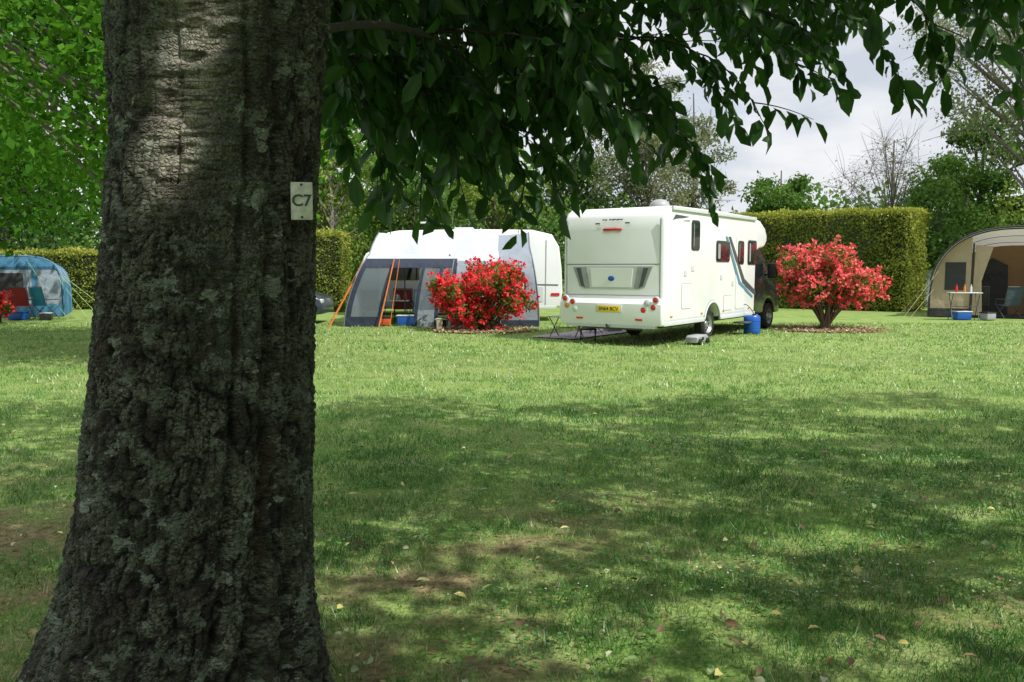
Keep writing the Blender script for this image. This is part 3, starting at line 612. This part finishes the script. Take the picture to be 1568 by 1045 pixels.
text('plate_text',mh,'SN64 BCV',.106,(-1.2,-.146,.768),(math.radians(90),0,0),blk)
box('plate_holder',mh,(-1.2,-.126,.775),(.62,.02,.17),ltg,.006)
for k in (-1.9,-.5): box('reflector',mh,(k,-.128,.56),(.16,.012,.04),redl,.003)
tb=MB(); tb.tube([(-1.2,.1,.42),(-1.2,-.18,.40),(-1.2,-.22,.44)],.025,8); tb.tube([(-1.9,.02,.36),(-.5,.02,.36)],.03,8); tb.build('towbar',dgrey,mh,True)
def sideq(name,pts,mat,d=.01,x=0,par=None):
    bm=bmesh.new(); a=[bm.verts.new((x+d,p[0],p[1])) for p in pts]; b2=[bm.verts.new((x-.03,p[0],p[1])) for p in pts]; n=len(pts)
    bm.faces.new(a)
    for i in range(n): bm.faces.new((a[(i+1)%n],a[i],b2[i],b2[(i+1)%n]))
    bmesh.ops.recalc_face_normals(bm,faces=bm.faces[:]); me=bpy.data.meshes.new(name); bm.to_mesh(me); bm.free(); return obj(name,me,mat,par or mh)
def rr(y0,z0,y1,z1,r=.06):
    p=[]
    for cy,cz,a0 in ((y1-r,z1-r,0),(y0+r,z1-r,90),(y0+r,z0+r,180),(y1-r,z0+r,270)): p+=arcpts(cy,cz,r,a0,a0+90,5)
    return p
def win(n_,y0,z0,y1,z1): sideq(n_+'_frame',rr(y0-.025,z0-.025,y1+.025,z1+.025,.08),dgrey,.012); sideq(n_,rr(y0,z0,y1,z1),glass,.022); sideq(n_+'_blind',rr(y0+.06,z0+.05,y0+(y1-y0)*.25,z1-.05,.03),plast,.024)
win('window_a',1.34,2.02,1.74,2.62); win('window_b',2.75,1.78,3.55,2.22)
sideq('door',rr(4.0,.62,4.62,2.42,.08),ltg,.006); sideq('door_panel',rr(4.015,.635,4.605,2.405,.075),white,.010); win('door_window',4.12,1.72,4.5,2.25);
win('window_c',4.82,1.72,5.4,2.28)
sideq('decal_sweep',[(3.5,2.35),(3.62,2.35),(4.6,1.35),(5.4,1.05),(5.4,.93),(4.45,1.25)],dgrey,.013)
sideq('decal_sweep_blue',[(3.3,2.35),(3.42,2.35),(4.3,1.30),(5.2,.92),(5.2,.87),(4.2,1.22)],simple('decal_blue',(.10,.25,.33),.3),.0135)
sideq('decal_line',[(.35,2.60),(.5,2.72),(1.2,2.70),(.9,2.66),(.6,2.64)],dgrey,.006)
sideq('decal_line_b',[(.85,2.60),(.95,2.62),(1.25,2.64),(1.2,2.60)],plast,.006)
sideq('garage_seam',rr(.85,.75,1.35,1.3,.04),plast,.005); sideq('garage_door',rr(.862,.762,1.338,1.288,.035),white,.008)
sideq('locker_seam',rr(3.25,.62,3.75,.98,.03),plast,.005); sideq('locker',rr(3.262,.632,3.738,.968,.03),white,.008)
for k,(a,b_) in enumerate([(.95,1.45),(1.35,1.55),(3.0,1.35),(3.75,1.2)]): sideq('vent_%d'%k,rr(a,b_,a+.14,b_+.12,.02),ltg,.014)
for a in (.3,1.9,3.2,4.9): sideq('side_marker',rr(a,.60,a+.09,.635,.01),oral,.014)
prof('awning_rail',mh,[(.3,2.80),(.3,2.88),(5.3,2.88),(5.3,2.80)],-.01,.045,ltg,.01)
a=arcpts(2.6,.38,.47,12,168,15); at_=MB(); at_.tube([(.0,p[0],p[1]) for p in a],.022,6); at_.build('arch_trim',ltg,mh,True)
lathe('satellite_dome',mh,(-.6,1.0,2.90),[(.22,0),(.22,.05),(.19,.12),(.11,.17),(0,.19)],plast,'z',24); box('roof_vent',mh,(-1.3,2.4,2.97),(.5,.5,.10),ltg,.03); box('roof_vent_b',mh,(-1.2,4.2,2.97),(.7,.5,.10),ltg,.03)
box('solar_panel',mh,(-.7,3.3,2.95),(.6,1.1,.03),glass,.004)
cab=[(5.35,.42),(5.35,2.12),(5.95,2.12),(6.3,2.02),(7.0,1.40),(7.5,1.22),(7.68,1.02),(7.75,.7),(7.72,.40),(7.25,.40)]+arcpts(6.8,.38,.42,8,172,11)+[(6.35,.40)]
prof('cab',mh,cab,-Wd+.1,-.1,black,.07,3)
sideq('cab_window',[(5.6,1.42),(5.6,1.96),(6.1,1.96),(6.7,1.46),(6.65,1.40)],glass,.006,-.1)
prof('windscreen',mh,[(6.38,1.98),(6.41,2.01),(7.03,1.43),(6.99,1.41)],-Wd+.3,-.3,glass,.0)
box('mirror',mh,(.10,6.45,1.55),(.24,.14,.40),blk,.04); mr=MB(); mr.tube([(-.12,6.5,1.40),(.02,6.47,1.5)],.02,6); mr.build('mirror_arm',blk,mh)
box('headlight',mh,(-.36,7.55,.95),(.35,.22,.25),clrl,.06); box('grille',mh,(-1.2,7.73,.8),(.9,.04,.22),dgrey,.01)
for x_ in (-.20,-Wd+.42): wheel(mh,x_,2.6)
for x_ in (-.18,-Wd+.36): wheel(mh,x_,6.8)
box('step',mh,(.12,4.3,.30),(.32,.5,.04),dgrey,.01)

def side(s_,o): return (3.08+.574*s_+.819*o,17.2+.819*s_-.574*o)
wx,wy=side(4.6,.22)
wb=empty('water_barrel',(wx,wy,0)); lathe('drum',wb,(0,0,0),[(0,.01),(.18,.01),(.20,.04),(.20,.12),(.19,.13),(.20,.14),(.20,.30),(.19,.31),(.20,.32),(.20,.42),(.17,.46),(0,.46)],blue); lathe('cap',wb,(.05,0,.46),[(.05,0),(.05,.03),(0,.03)],blk)
hs=MB(); hs.tube(bez((.05,0,.48),(-.1,.1,.8),(-.2,.12,.7),10),.010,6); hs.build('hose',blk,wb)
wx,wy=side(1.2,.22); wc=empty('waste_water_container',(wx,wy,0),math.radians(-35)); prof('tank',wc,[(-.30,.05),(-.30,.16),(-.22,.20),(.22,.20),(.30,.16),(.30,.05)],-.14,.14,plast,.03)
for a in (-.2,.2): lathe('wheel',wc,(.15,a,.07),[(0,.03),(.06,.03),(.07,0),(.06,-.02),(0,-.02)],blk,'x',16)
lathe('cap',wc,(.145,-.05,.13),[(0,.02),(.035,.02),(.035,0)],blk,'x',14)
mt=empty('groundsheet',(0,0,0)); matm=simple('groundsheet_fabric',(.38,.32,.37),.9,var=.3,scale=10)
def lside(s_,o): return (3.08+.574*s_-.819*(2.4+o),17.2+.819*s_+.574*(2.4+o))
c4=[lside(.5,.0),lside(.5,1.2),lside(4,1.2),lside(4,.0)]; poly('sheet',mt,[(a,b_,.035) for a,b_ in c4],matm)
def camp_table(name,x,y,rot,w_=.8,d_=.5,h_=.6,top=plast):
    t=empty(name,(x,y,0),rot); box('top',t,(0,0,h_),(w_,d_,.025),top,.008); q=MB()
    for sx in (-1,1): q.tube([(sx*w_*.42,-d_*.45,0),(sx*w_*.42,d_*.45,h_)],.012,6); q.tube([(sx*w_*.42,d_*.45,0),(sx*w_*.42,-d_*.45,h_)],.012,6)
    q.tube([(-w_*.42,0,h_/2),(w_*.42,0,h_/2)],.01,6); q.build('legs',dgrey,t,True); return t
def camp_chair(name,x,y,rot,c_,s_=1):
    t=empty(name,(x,y,0),rot); t.scale=(s_,s_,s_); f=fabric('chair_fabric',c_,.05)
    poly('seat',t,[(-.25,-.22,.44),(.25,-.22,.44),(.25,.22,.40),(-.25,.22,.40)],f); poly('backrest',t,[(-.25,.22,.42),(.25,.22,.42),(.25,.40,1.0),(-.25,.40,1.0)],f)
    q=MB()
    for sx in (-1,1):
        q.tube([(sx*.27,-.25,0),(sx*.27,.25,.44),(sx*.27,.41,1.02)],.012,6); q.tube([(sx*.27,.3,0),(sx*.27,-.24,.45),(sx*.27,-.24,.62)],.012,6); q.tube([(sx*.27,-.25,.62),(sx*.27,.3,.62)],.018,6)
    q.tube([(-.27,.41,1.02),(.27,.41,1.02)],.012,6); q.build('frame',dgrey,t,True)
a,b_=lside(.9,.45); camp_table('camping_table',a,b_,math.radians(-35),.8,.5,.5)
a,b_=lside(2.4,.7); camp_chair('camping_chair',a,b_,math.radians(-60),(.10,.12,.15),.85)
st_=empty('camping_stool',(lside(.5,-.35)[0],lside(.5,-.35)[1]-.0,0)); q=MB()
for sx in (-1,1): q.tube([(sx*.16,-.16,0),(sx*.16,.16,.26)],.012,6); q.tube([(sx*.16,.16,0),(sx*.16,-.16,.26)],.012,6)
q.build('legs',blk,st_,True); box('seat',st_,(0,0,.265),(.36,.36,.02),blk,.006)
def crate(x,y,w_,d_,h_,m1,m2,rot=0):
    cb=empty('storage_box',(x,y,0),rot); box('tub',cb,(0,0,h_/2),(w_,d_,h_-.03),m1,.03); box('lid',cb,(0,0,h_-.005),(w_+.03,d_+.03,.03),m2,.01)
a,b_=lside(3.2,.5); crate(a,b_,.4,.3,.3,plast,blk,.4)
bo=empty('marker_post',(-1.84,21.5,0)); box('post',bo,(0,0,.15),(.15,.15,.34),simple('weathered_wood',(.38,.33,.25),.8,var=.25,scale=30),.015); box('cap',bo,(0,0,.335),(.17,.17,.03),simple('post_cap',(.5,.48,.42),.7),.008)
bo2=empty('marker_post',(-1.62,22.0,0)); box('post',bo2,(0,0,.16),(.07,.07,.38),cream,.008); box('band',bo2,(0,0,.28),(.076,.076,.06),redl,.004)

# ------------------------------------------------------------------ caravan + awning
cv=empty('caravan',(-4.3,25.75,0),math.radians(-90))
prof('body_shell',cv,[(.0,.45),(-.05,1.0),(.05,1.6),(.3,2.42),(.55,2.68),(.9,2.74),(3,2.78),(4.9,2.76),(5.5,2.62),(5.72,2.26),(5.80,1.6),(5.83,.9),(5.76,.45),(3.35,.45)]+arcpts(2.95,.35,.38,15,165,9)+[(2.55,.45)],-2.25,0,white,.07,3)
prof('skirt',cv,[(.1,.38),(.1,.47),(5.65,.47),(5.65,.38)],-.05,.012,ltg,.01)
def cvq(name,pts,mat,d=.01): return sideq(name,pts,mat,d,0,cv)
cvq('window_a',rr(.6,1.25,1.5,1.95),glass,.02); cvq('door',rr(1.8,.5,2.4,2.2),ltg,.012); cvq('door_window',rr(1.9,1.4,2.3,2.0),glass,.02); cvq('window_b',rr(3.0,1.3,4.0,1.95),glass,.02); cvq('locker',rr(4.9,.6,5.25,1.05,.04),ltg,.012)
cvq('end_seam',[(5.30,.5),(5.325,.5),(5.345,2.45),(5.32,2.45)],plast,.011); cvq('tail_light',rr(5.48,.78,5.74,.86,.02),redl,.02); cvq('stripe',[(3.8,1.15),(5.7,1.12),(5.7,1.09),(3.8,1.12)],dgrey,.012)
wheel(cv,-.18,2.95,.32,.19)
box('roof_vent',cv,(-1.1,2.8,2.82),(.6,.6,.1),ltg,.03)
tvm=MB(); tvm.tube([(-.9,1.7,2.7),(-.9,1.7,3.02)],.018,6); tvm.tube([(-.9,1.45,3.02),(-.9,1.95,3.02)],.03,6); tvm.tube([(-.75,1.7,3.0),(-1.05,1.7,3.0)],.02,6); tvm.build('tv_aerial',ltg,cv)

aw=empty('caravan_awning'); fw_=fabric('awning_white',(.62,.65,.69),.25); fg=fabric('awning_grey',(.30,.34,.39),.2); navy=fabric('awning_navy',(.02,.03,.055),.05); ply=clearfilm('clear_window')
hp=np.array([(23.3,0),(23.33,.7),(23.42,1.3),(23.56,1.68),(23.85,1.95),(24.5,2.27),(25.2,2.52),(25.76,2.67)]); ht=np.array([0,.15,.3,.42,.5,.68,.85,1.])
def SP(a,t,off=0):
    y=np.interp(t,ht,hp[:,0]); zz=np.interp(t,ht,hp[:,1]); xl=-4.62+.62*np.clip(zz/2.,0,1)**1.6; xr=.75-.25*np.clip(zz/2.2,0,1)**2
    n_=np.stack([0*y,-1+t*.9,t*1.1],-1); n_=nrm(n_)
    sag=-.07*np.sin(a*3*np.pi)**2*(t>.5)
    return np.stack([xl+(xr-xl)*a,y,zz+sag],-1)+n_*off
def sheet(name,a0,a1,t0,t1,mat,off=0,na=14,ntt=10):
    A,T_=np.meshgrid(np.linspace(a0,a1,na),np.linspace(t0,t1,ntt)); V=SP(A,T_,off); i=np.arange(ntt-1)[:,None]*na; j=np.arange(na-1)[None]
    return obj(name,npmesh(name,V,[np.stack([i+j,i+j+1,i+na+j+1,i+na+j],-1).reshape(-1,4)]),mat,aw,True)
sheet('roof',0,.80,.46,1,fw_,0,30,16); sheet('roof_side_panel',.80,1,.46,1,fg,0,10,16)
sheet('fascia',0,.55,.40,.475,navy,.014,20,4)
sheet('front_right_wall',.55,1,0,.46,fg,0); sheet('front_right_window',.62,.94,.17,.36,navy,.015); sheet('front_right_film',.63,.93,.18,.35,ltg,.02); sheet('wall_hem',.55,1,0,.04,navy,.016)
sheet('front_window_left',.03,.17,.05,.40,ply,0); sheet('sill_left',.0,.18,0,.06,navy,.01)
for a_,w2 in ((.0,.03),(.17,.018),(.355,.018),(.46,.018),(.53,.025)): sheet('frame_post',a_,a_+w2,0,.44,navy,.014,3,12)
sheet('front_window_mid',.37,.46,.1,.40,ply,0); sheet('front_panel_mid',.37,.46,0,.1,fg,.004)
sheet('front_window_right',.475,.53,.08,.40,ply,0)
def sidewall(name,a,mat):
    pts=[tuple(SP(np.array(a),np.array(t))) for t in np.linspace(0,1,20)]; pts.append((pts[-1][0],25.76,0)); return poly(name,aw,pts,mat)
sidewall('left_wall',0.0,fg); sidewall('right_wall',1.0,fg)
pl=MB()
for a,tm in ((0.0,1),(1.0,1),(.53,.48),(.8,.48)): pl.tube(np.array([SP(np.array(a),np.array(t),.012) for t in np.linspace(0,tm,20)]),.016,6)
pl.build('hoops',simple('hoop_grey',(.16,.18,.21),.5),aw,True)
strap=fabric('orange_webbing',(.80,.22,.05),.1); st=MB()
def strapq(p0,p1,w_=.03): st.tube([p0,tuple((np.array(p0)+np.array(p1))/2),p1],w_/2,4)
strapq((-3.25,23.5,1.85),(-3.62,23.0,.0),.04); strapq((-4.4,23.5,1.2),(-4.95,22.9,0)); strapq((-4.1,23.6,1.85),(-5.05,23.3,0),.02); strapq((-3.1,23.5,1.85),(-3.35,23.2,0.),.02)
st.build('guy_straps',strap,aw)
pal=MB(); pal.tube([(-3.05,24.2,2.05),(-3.05,24.2,0)],.02,6); pal.tube([(-1.75,24.0,2.0),(-1.75,24.0,0)],.02,6); pal.build('poles',dgrey,aw)
camp_table('camping_table',-3.4,24.4,.1,.9,.5,.68,ltg); camp_chair('camping_chair',-2.6,24.2,math.radians(200),(.2,.26,.38)); camp_chair('camping_chair',-3.95,24.3,math.radians(170),(.05,.06,.08)); camp_chair('camping_chair',-2.0,24.6,math.radians(160),(.4,.4,.43)); camp_chair('camping_chair',-3.2,25.1,math.radians(185),(.30,.05,.05))
org=simple('tub_orange',(.55,.10,.03),.4)
crate(-2.95,23.7,.5,.35,.3,blue,ltg); crate(-3.6,23.72,.4,.3,.25,org,blk); crate(-2.3,23.7,.35,.3,.35,ltg,dgrey,.3); crate(-1.95,23.15,.3,.25,.22,blk,plast,.2)
kt=empty('kettle',(-3.3,24.4,.70)); lathe('pot',kt,(0,0,0),[(0,0),(.09,0),(.1,.05),(.07,.14),(.02,.16),(0,.18)],alloy)
for k,(dx,mm_) in enumerate(((-.3,redl),(-.15,ltg),(.35,org))):
    bt=empty('bottle',(-3.4+dx,24.3,.70)); lathe('body',bt,(0,0,0),[(0,0),(.045,0),(.045,.17),(.02,.22),(.02,.27),(0,.27)],mm_,'z',12)
c2=empty('caravan',(-5.25,28.6,0),math.radians(-84)); prof('body_shell',c2,[(0,.45),(0,1.4),(.35,2.1),(.8,2.33),(4.3,2.35),(4.8,2.2),(5.1,1.4),(5.1,.45)],-2.1,0,white,.06,3)
prof('front_window',c2,[(.06,1.45),(.02,1.46),(.33,2.06),(.37,2.05)],-1.9,-.2,glass); prof('blue_band',c2,[(.5,1.95),(.5,2.12),(4.3,2.12),(4.3,1.95)],-.01,.01,simple('band_blue',(.18,.28,.42),.4)); wheel(c2,-.18,2.5,.32,.19)

# ------------------------------------------------------------------ dark car behind the trunk
cr_=empty('parked_car',(-5.46,24.2,0),math.radians(90)); navyp=simple('car_paint',(.03,.04,.06),.25,coat=.5)
prof('body',cr_,[(0,.3),(-.03,.55),(.03,.72),(.25,.85),(.95,.95),(3.7,.98),(4.05,.9),(4.12,.5),(4.1,.25),(3.65,.25)]+arcpts(3.3,.3,.35,0,180,9)+[(1.2,.25)]+arcpts(.82,.3,.35,0,180,9)+[(.4,.25)],-.0,1.75,navyp,.1,3)
prof('cabin',cr_,[(.9,.93),(1.55,1.38),(1.9,1.46),(3.2,1.45),(3.75,1.2),(3.95,.95)],.12,1.63,navyp,.08,3)
for sx_ in (.115,): prof('side_glass',cr_,[(1.15,1.0),(1.65,1.36),(3.1,1.38),(3.5,1.0)],sx_-.006,sx_+.05,glass)
prof('windscreen',cr_,[(.98,.97),(.96,1.0),(1.55,1.41),(1.58,1.38)],.25,1.5,glass)
box('headlight',cr_,(.2,.06,.66),(.3,.2,.14),clrl,.04)
wheel(cr_,.1,.82,.31,.19); wheel(cr_,.1,3.3,.31,.19); wheel(cr_,1.62,.82,.31,.19); wheel(cr_,1.62,3.3,.31,.19)

# ------------------------------------------------------------------ tents
def tunnel(name,loc,rot,W,H,Dp,outer,trim,inner,hoops=4,taper=.82,ex_=.72):
    t=empty(name,loc,rot); na=32; a=np.linspace(0,np.pi,na)
    def hoop(k,s_=1.):
        sc=1-(1-taper)*k; dip=1-.03*np.sin(k*(hoops-1)*np.pi)**2
        return np.stack([-np.sign(np.cos(a))*np.abs(np.cos(a))**ex_*W/2*sc*s_,np.full(na,k*Dp)+0*a,np.abs(np.sin(a))**ex_*H*sc*dip*s_],-1)
    ks=np.linspace(0,1,25); V=np.stack([hoop(k) for k in ks]); i=np.arange(24)[:,None]*na; j=np.arange(na-1)[None]; Q=np.stack([i+j,i+j+1,i+na+j+1,i+na+j],-1).reshape(-1,4)
    me=npmesh('shell',V,[Q]); o=obj('shell',me,outer,t,True); me.materials.append(trim); me.materials.append(inner)
    mi=np.zeros(len(Q),np.int32); mi.reshape(24,na-1)[:, :3]=1; mi.reshape(24,na-1)[:, -3:]=1; me.polygons.foreach_set('material_index',mi)
    q=MB()
    for k in np.linspace(0,1,hoops): q.tube(hoop(k)+np.array([0,0,.012]),.03,6)
    q.build('hoops',trim,t,True); poly('back_wall',t,[tuple(p) for p in hoop(1.0)],outer); poly('inner_room',t,[tuple(p) for p in hoop(.55,.95)],inner)
    poly('floor',t,[(-W/2*.95,.05,.035),(W/2*.95,.05,.035),(W/2*.8,Dp,.035),(-W/2*.8,Dp,.035)],trim)
    return t,hoop
tan=fabric('tent_tan',(.55,.44,.31),.35); ltan=fabric('tent_stone',(.60,.57,.50),.3); dk=fabric('tent_charcoal',(.035,.035,.04),.03); brn=fabric('tent_inner',(.30,.18,.10),.3)
tt,hp_=tunnel('tunnel_tent',(16.15,26.8,0),math.radians(-27),5.4,2.85,4.5,ltan,dk,brn,4)
P=hp_(0.)
def subpanel(name,x0,x1,z0,z1f,mat,yo=-.02,par=tt,W=5.4,H=2.85,e_=.72):
    xs_=np.linspace(x0,x1,14); top=[(x,yo,min(z1f,(max(0,1-(abs(x)/(W/2))**(2/e_)))**(e_/2)*H-.02)) for x in xs_]
    return poly(name,par,[(x1,yo,z0),(x0,yo,z0)]+top,mat)
subpanel('door_panel_left',-2.65,-1.5,.02,9,tan); subpanel('door_mesh_left',-2.25,-1.65,.9,1.8,dk,-.035); subpanel('hem_left',-2.66,-1.5,.02,.3,dk,-.03)
subpanel('door_panel_right',1.5,2.65,.02,9,tan); subpanel('door_window_right',1.7,2.2,.9,1.7,dk,-.035)
Vb=np.concatenate([hp_(0.)*[1.02,1,1.02]+[0,-.35,.0],hp_(0.)*[1,1,1.01]]); na=32; obj('hood',npmesh('hood',Vb,[np.array([(k,k+1,k+1+na,k+na) for k in range(3,28)])]),ltan,tt,True)
q=MB(); q.tube((hp_(0.)*[1.02,1,1.02]+[0,-.35,.0])[3:29],.035,6); q.tube([(-1.5,-.02,0),(-1.45,-.02,2.4)],.03,6); q.tube([(1.5,-.02,0),(1.45,-.02,2.35)],.03,6); q.build('trim',dk,tt,True)
poly('inner_door_left',tt,[(-1.3,2.3,.05),(-.3,2.3,.05),(-.35,2.3,1.7),(-.8,2.3,1.95),(-1.3,2.3,1.7)],dk); poly('inner_door_right',tt,[(.2,2.3,.05),(1.3,2.3,.05),(1.3,2.3,1.7),(.8,2.3,1.95),(.25,2.3,1.7)],dk)
poly('tied_back_door',tt,[(-1.45,-.05,.1),(-1.15,-.12,.1),(-1.2,-.12,1.2),(-.9,-.1,2.3),(-1.4,-.05,2.35)],tan)
gl=MB();
for a,b_ in (((-2.2,0,1.9),(-3.4,-.9,0)),((-2.5,0,1.0),(-3.2,-.6,0)),((-2.3,2,1.8),(-3.6,1.8,0))): gl.tube([a,b_],.007,4)
gl.build('guy_lines',simple('guy_line',(.5,.45,.28),.7),tt)
camp_table('camping_table',14.0,26.3,-.2,.9,.5,.85,ltg); crate(14.0,26.4,.45,.35,.27,blue,ltg); crate(14.7,26.2,.35,.3,.25,plast,blk,.3)
for k,(dx,mm_) in enumerate(((-.25,redl),(0,oral),(.2,clrl))):
    bt=empty('bottle',(14.0+dx,26.3,.865)); lathe('body',bt,(0,0,0),[(0,0),(.035,0),(.035,.15),(.015,.2),(.015,.25),(0,.25)],mm_,'z',12)
camp_chair('camping_chair',15.9,27.2,math.radians(180),(.06,.08,.12)); camp_chair('camping_chair',15.3,27.8,math.radians(150),(.04,.04,.045))
bg_=fabric('tent_blue',(.10,.30,.50),.3); gy=fabric('tent_grey',(.36,.43,.51),.3)
tl,hpl=tunnel('frame_tent',(-16.75,27.8,0),math.radians(20),3.7,2.0,3.2,gy,bg_,dk,3,.9,.42)
def lp(n_,x0,x1,z0,z1,m_,yo): subpanel(n_,x0,x1,z0,z1,m_,yo,tl,3.7,2.0,.42)
lp('front_wall',-1.8,1.8,.02,9,gy,-.02); lp('window',-.5,.7,.85,1.45,dk,-.04); lp('window_left',-1.5,-.7,.85,1.45,dk,-.04); lp('hem',-1.82,1.82,.02,.42,bg_,-.035); lp('door_edge',.95,1.1,.02,9,bg_,-.04); lp('roof_band',-1.7,1.7,1.66,9,bg_,-.03)
gl=MB()
for a,b_ in (((1.7,0,1.3),(2.6,-.6,0)),((1.6,0,1.6),(2.9,0,0)),((.8,0,1.9),(2.2,-1.8,0)),((1.6,1.5,1.4),(3.2,1.2,0))): gl.tube([a,b_],.008,4)
gl.build('guy_lines',simple('guy_line_green',(.35,.55,.2),.7),tl)
camp_chair('camping_chair',-14.8,27.0,math.radians(160),(.02,.25,.36)); camp_chair('camping_chair',-15.5,26.9,math.radians(190),(.35,.03,.03)); crate(-15.3,26.3,.5,.3,.26,blue,blue); crate(-14.5,26.4,.35,.25,.22,dgrey,ltg,.3)
t3,h3=tunnel('dome_tent',(17.6,35,0),math.radians(10),2.4,1.5,2.5,fabric('tent_lilac',(.42,.42,.50),.3),gy,dk,3,.8); subpanel('front_wall',-1.18,1.18,.02,9,gy,-.02,t3,2.4,1.5)
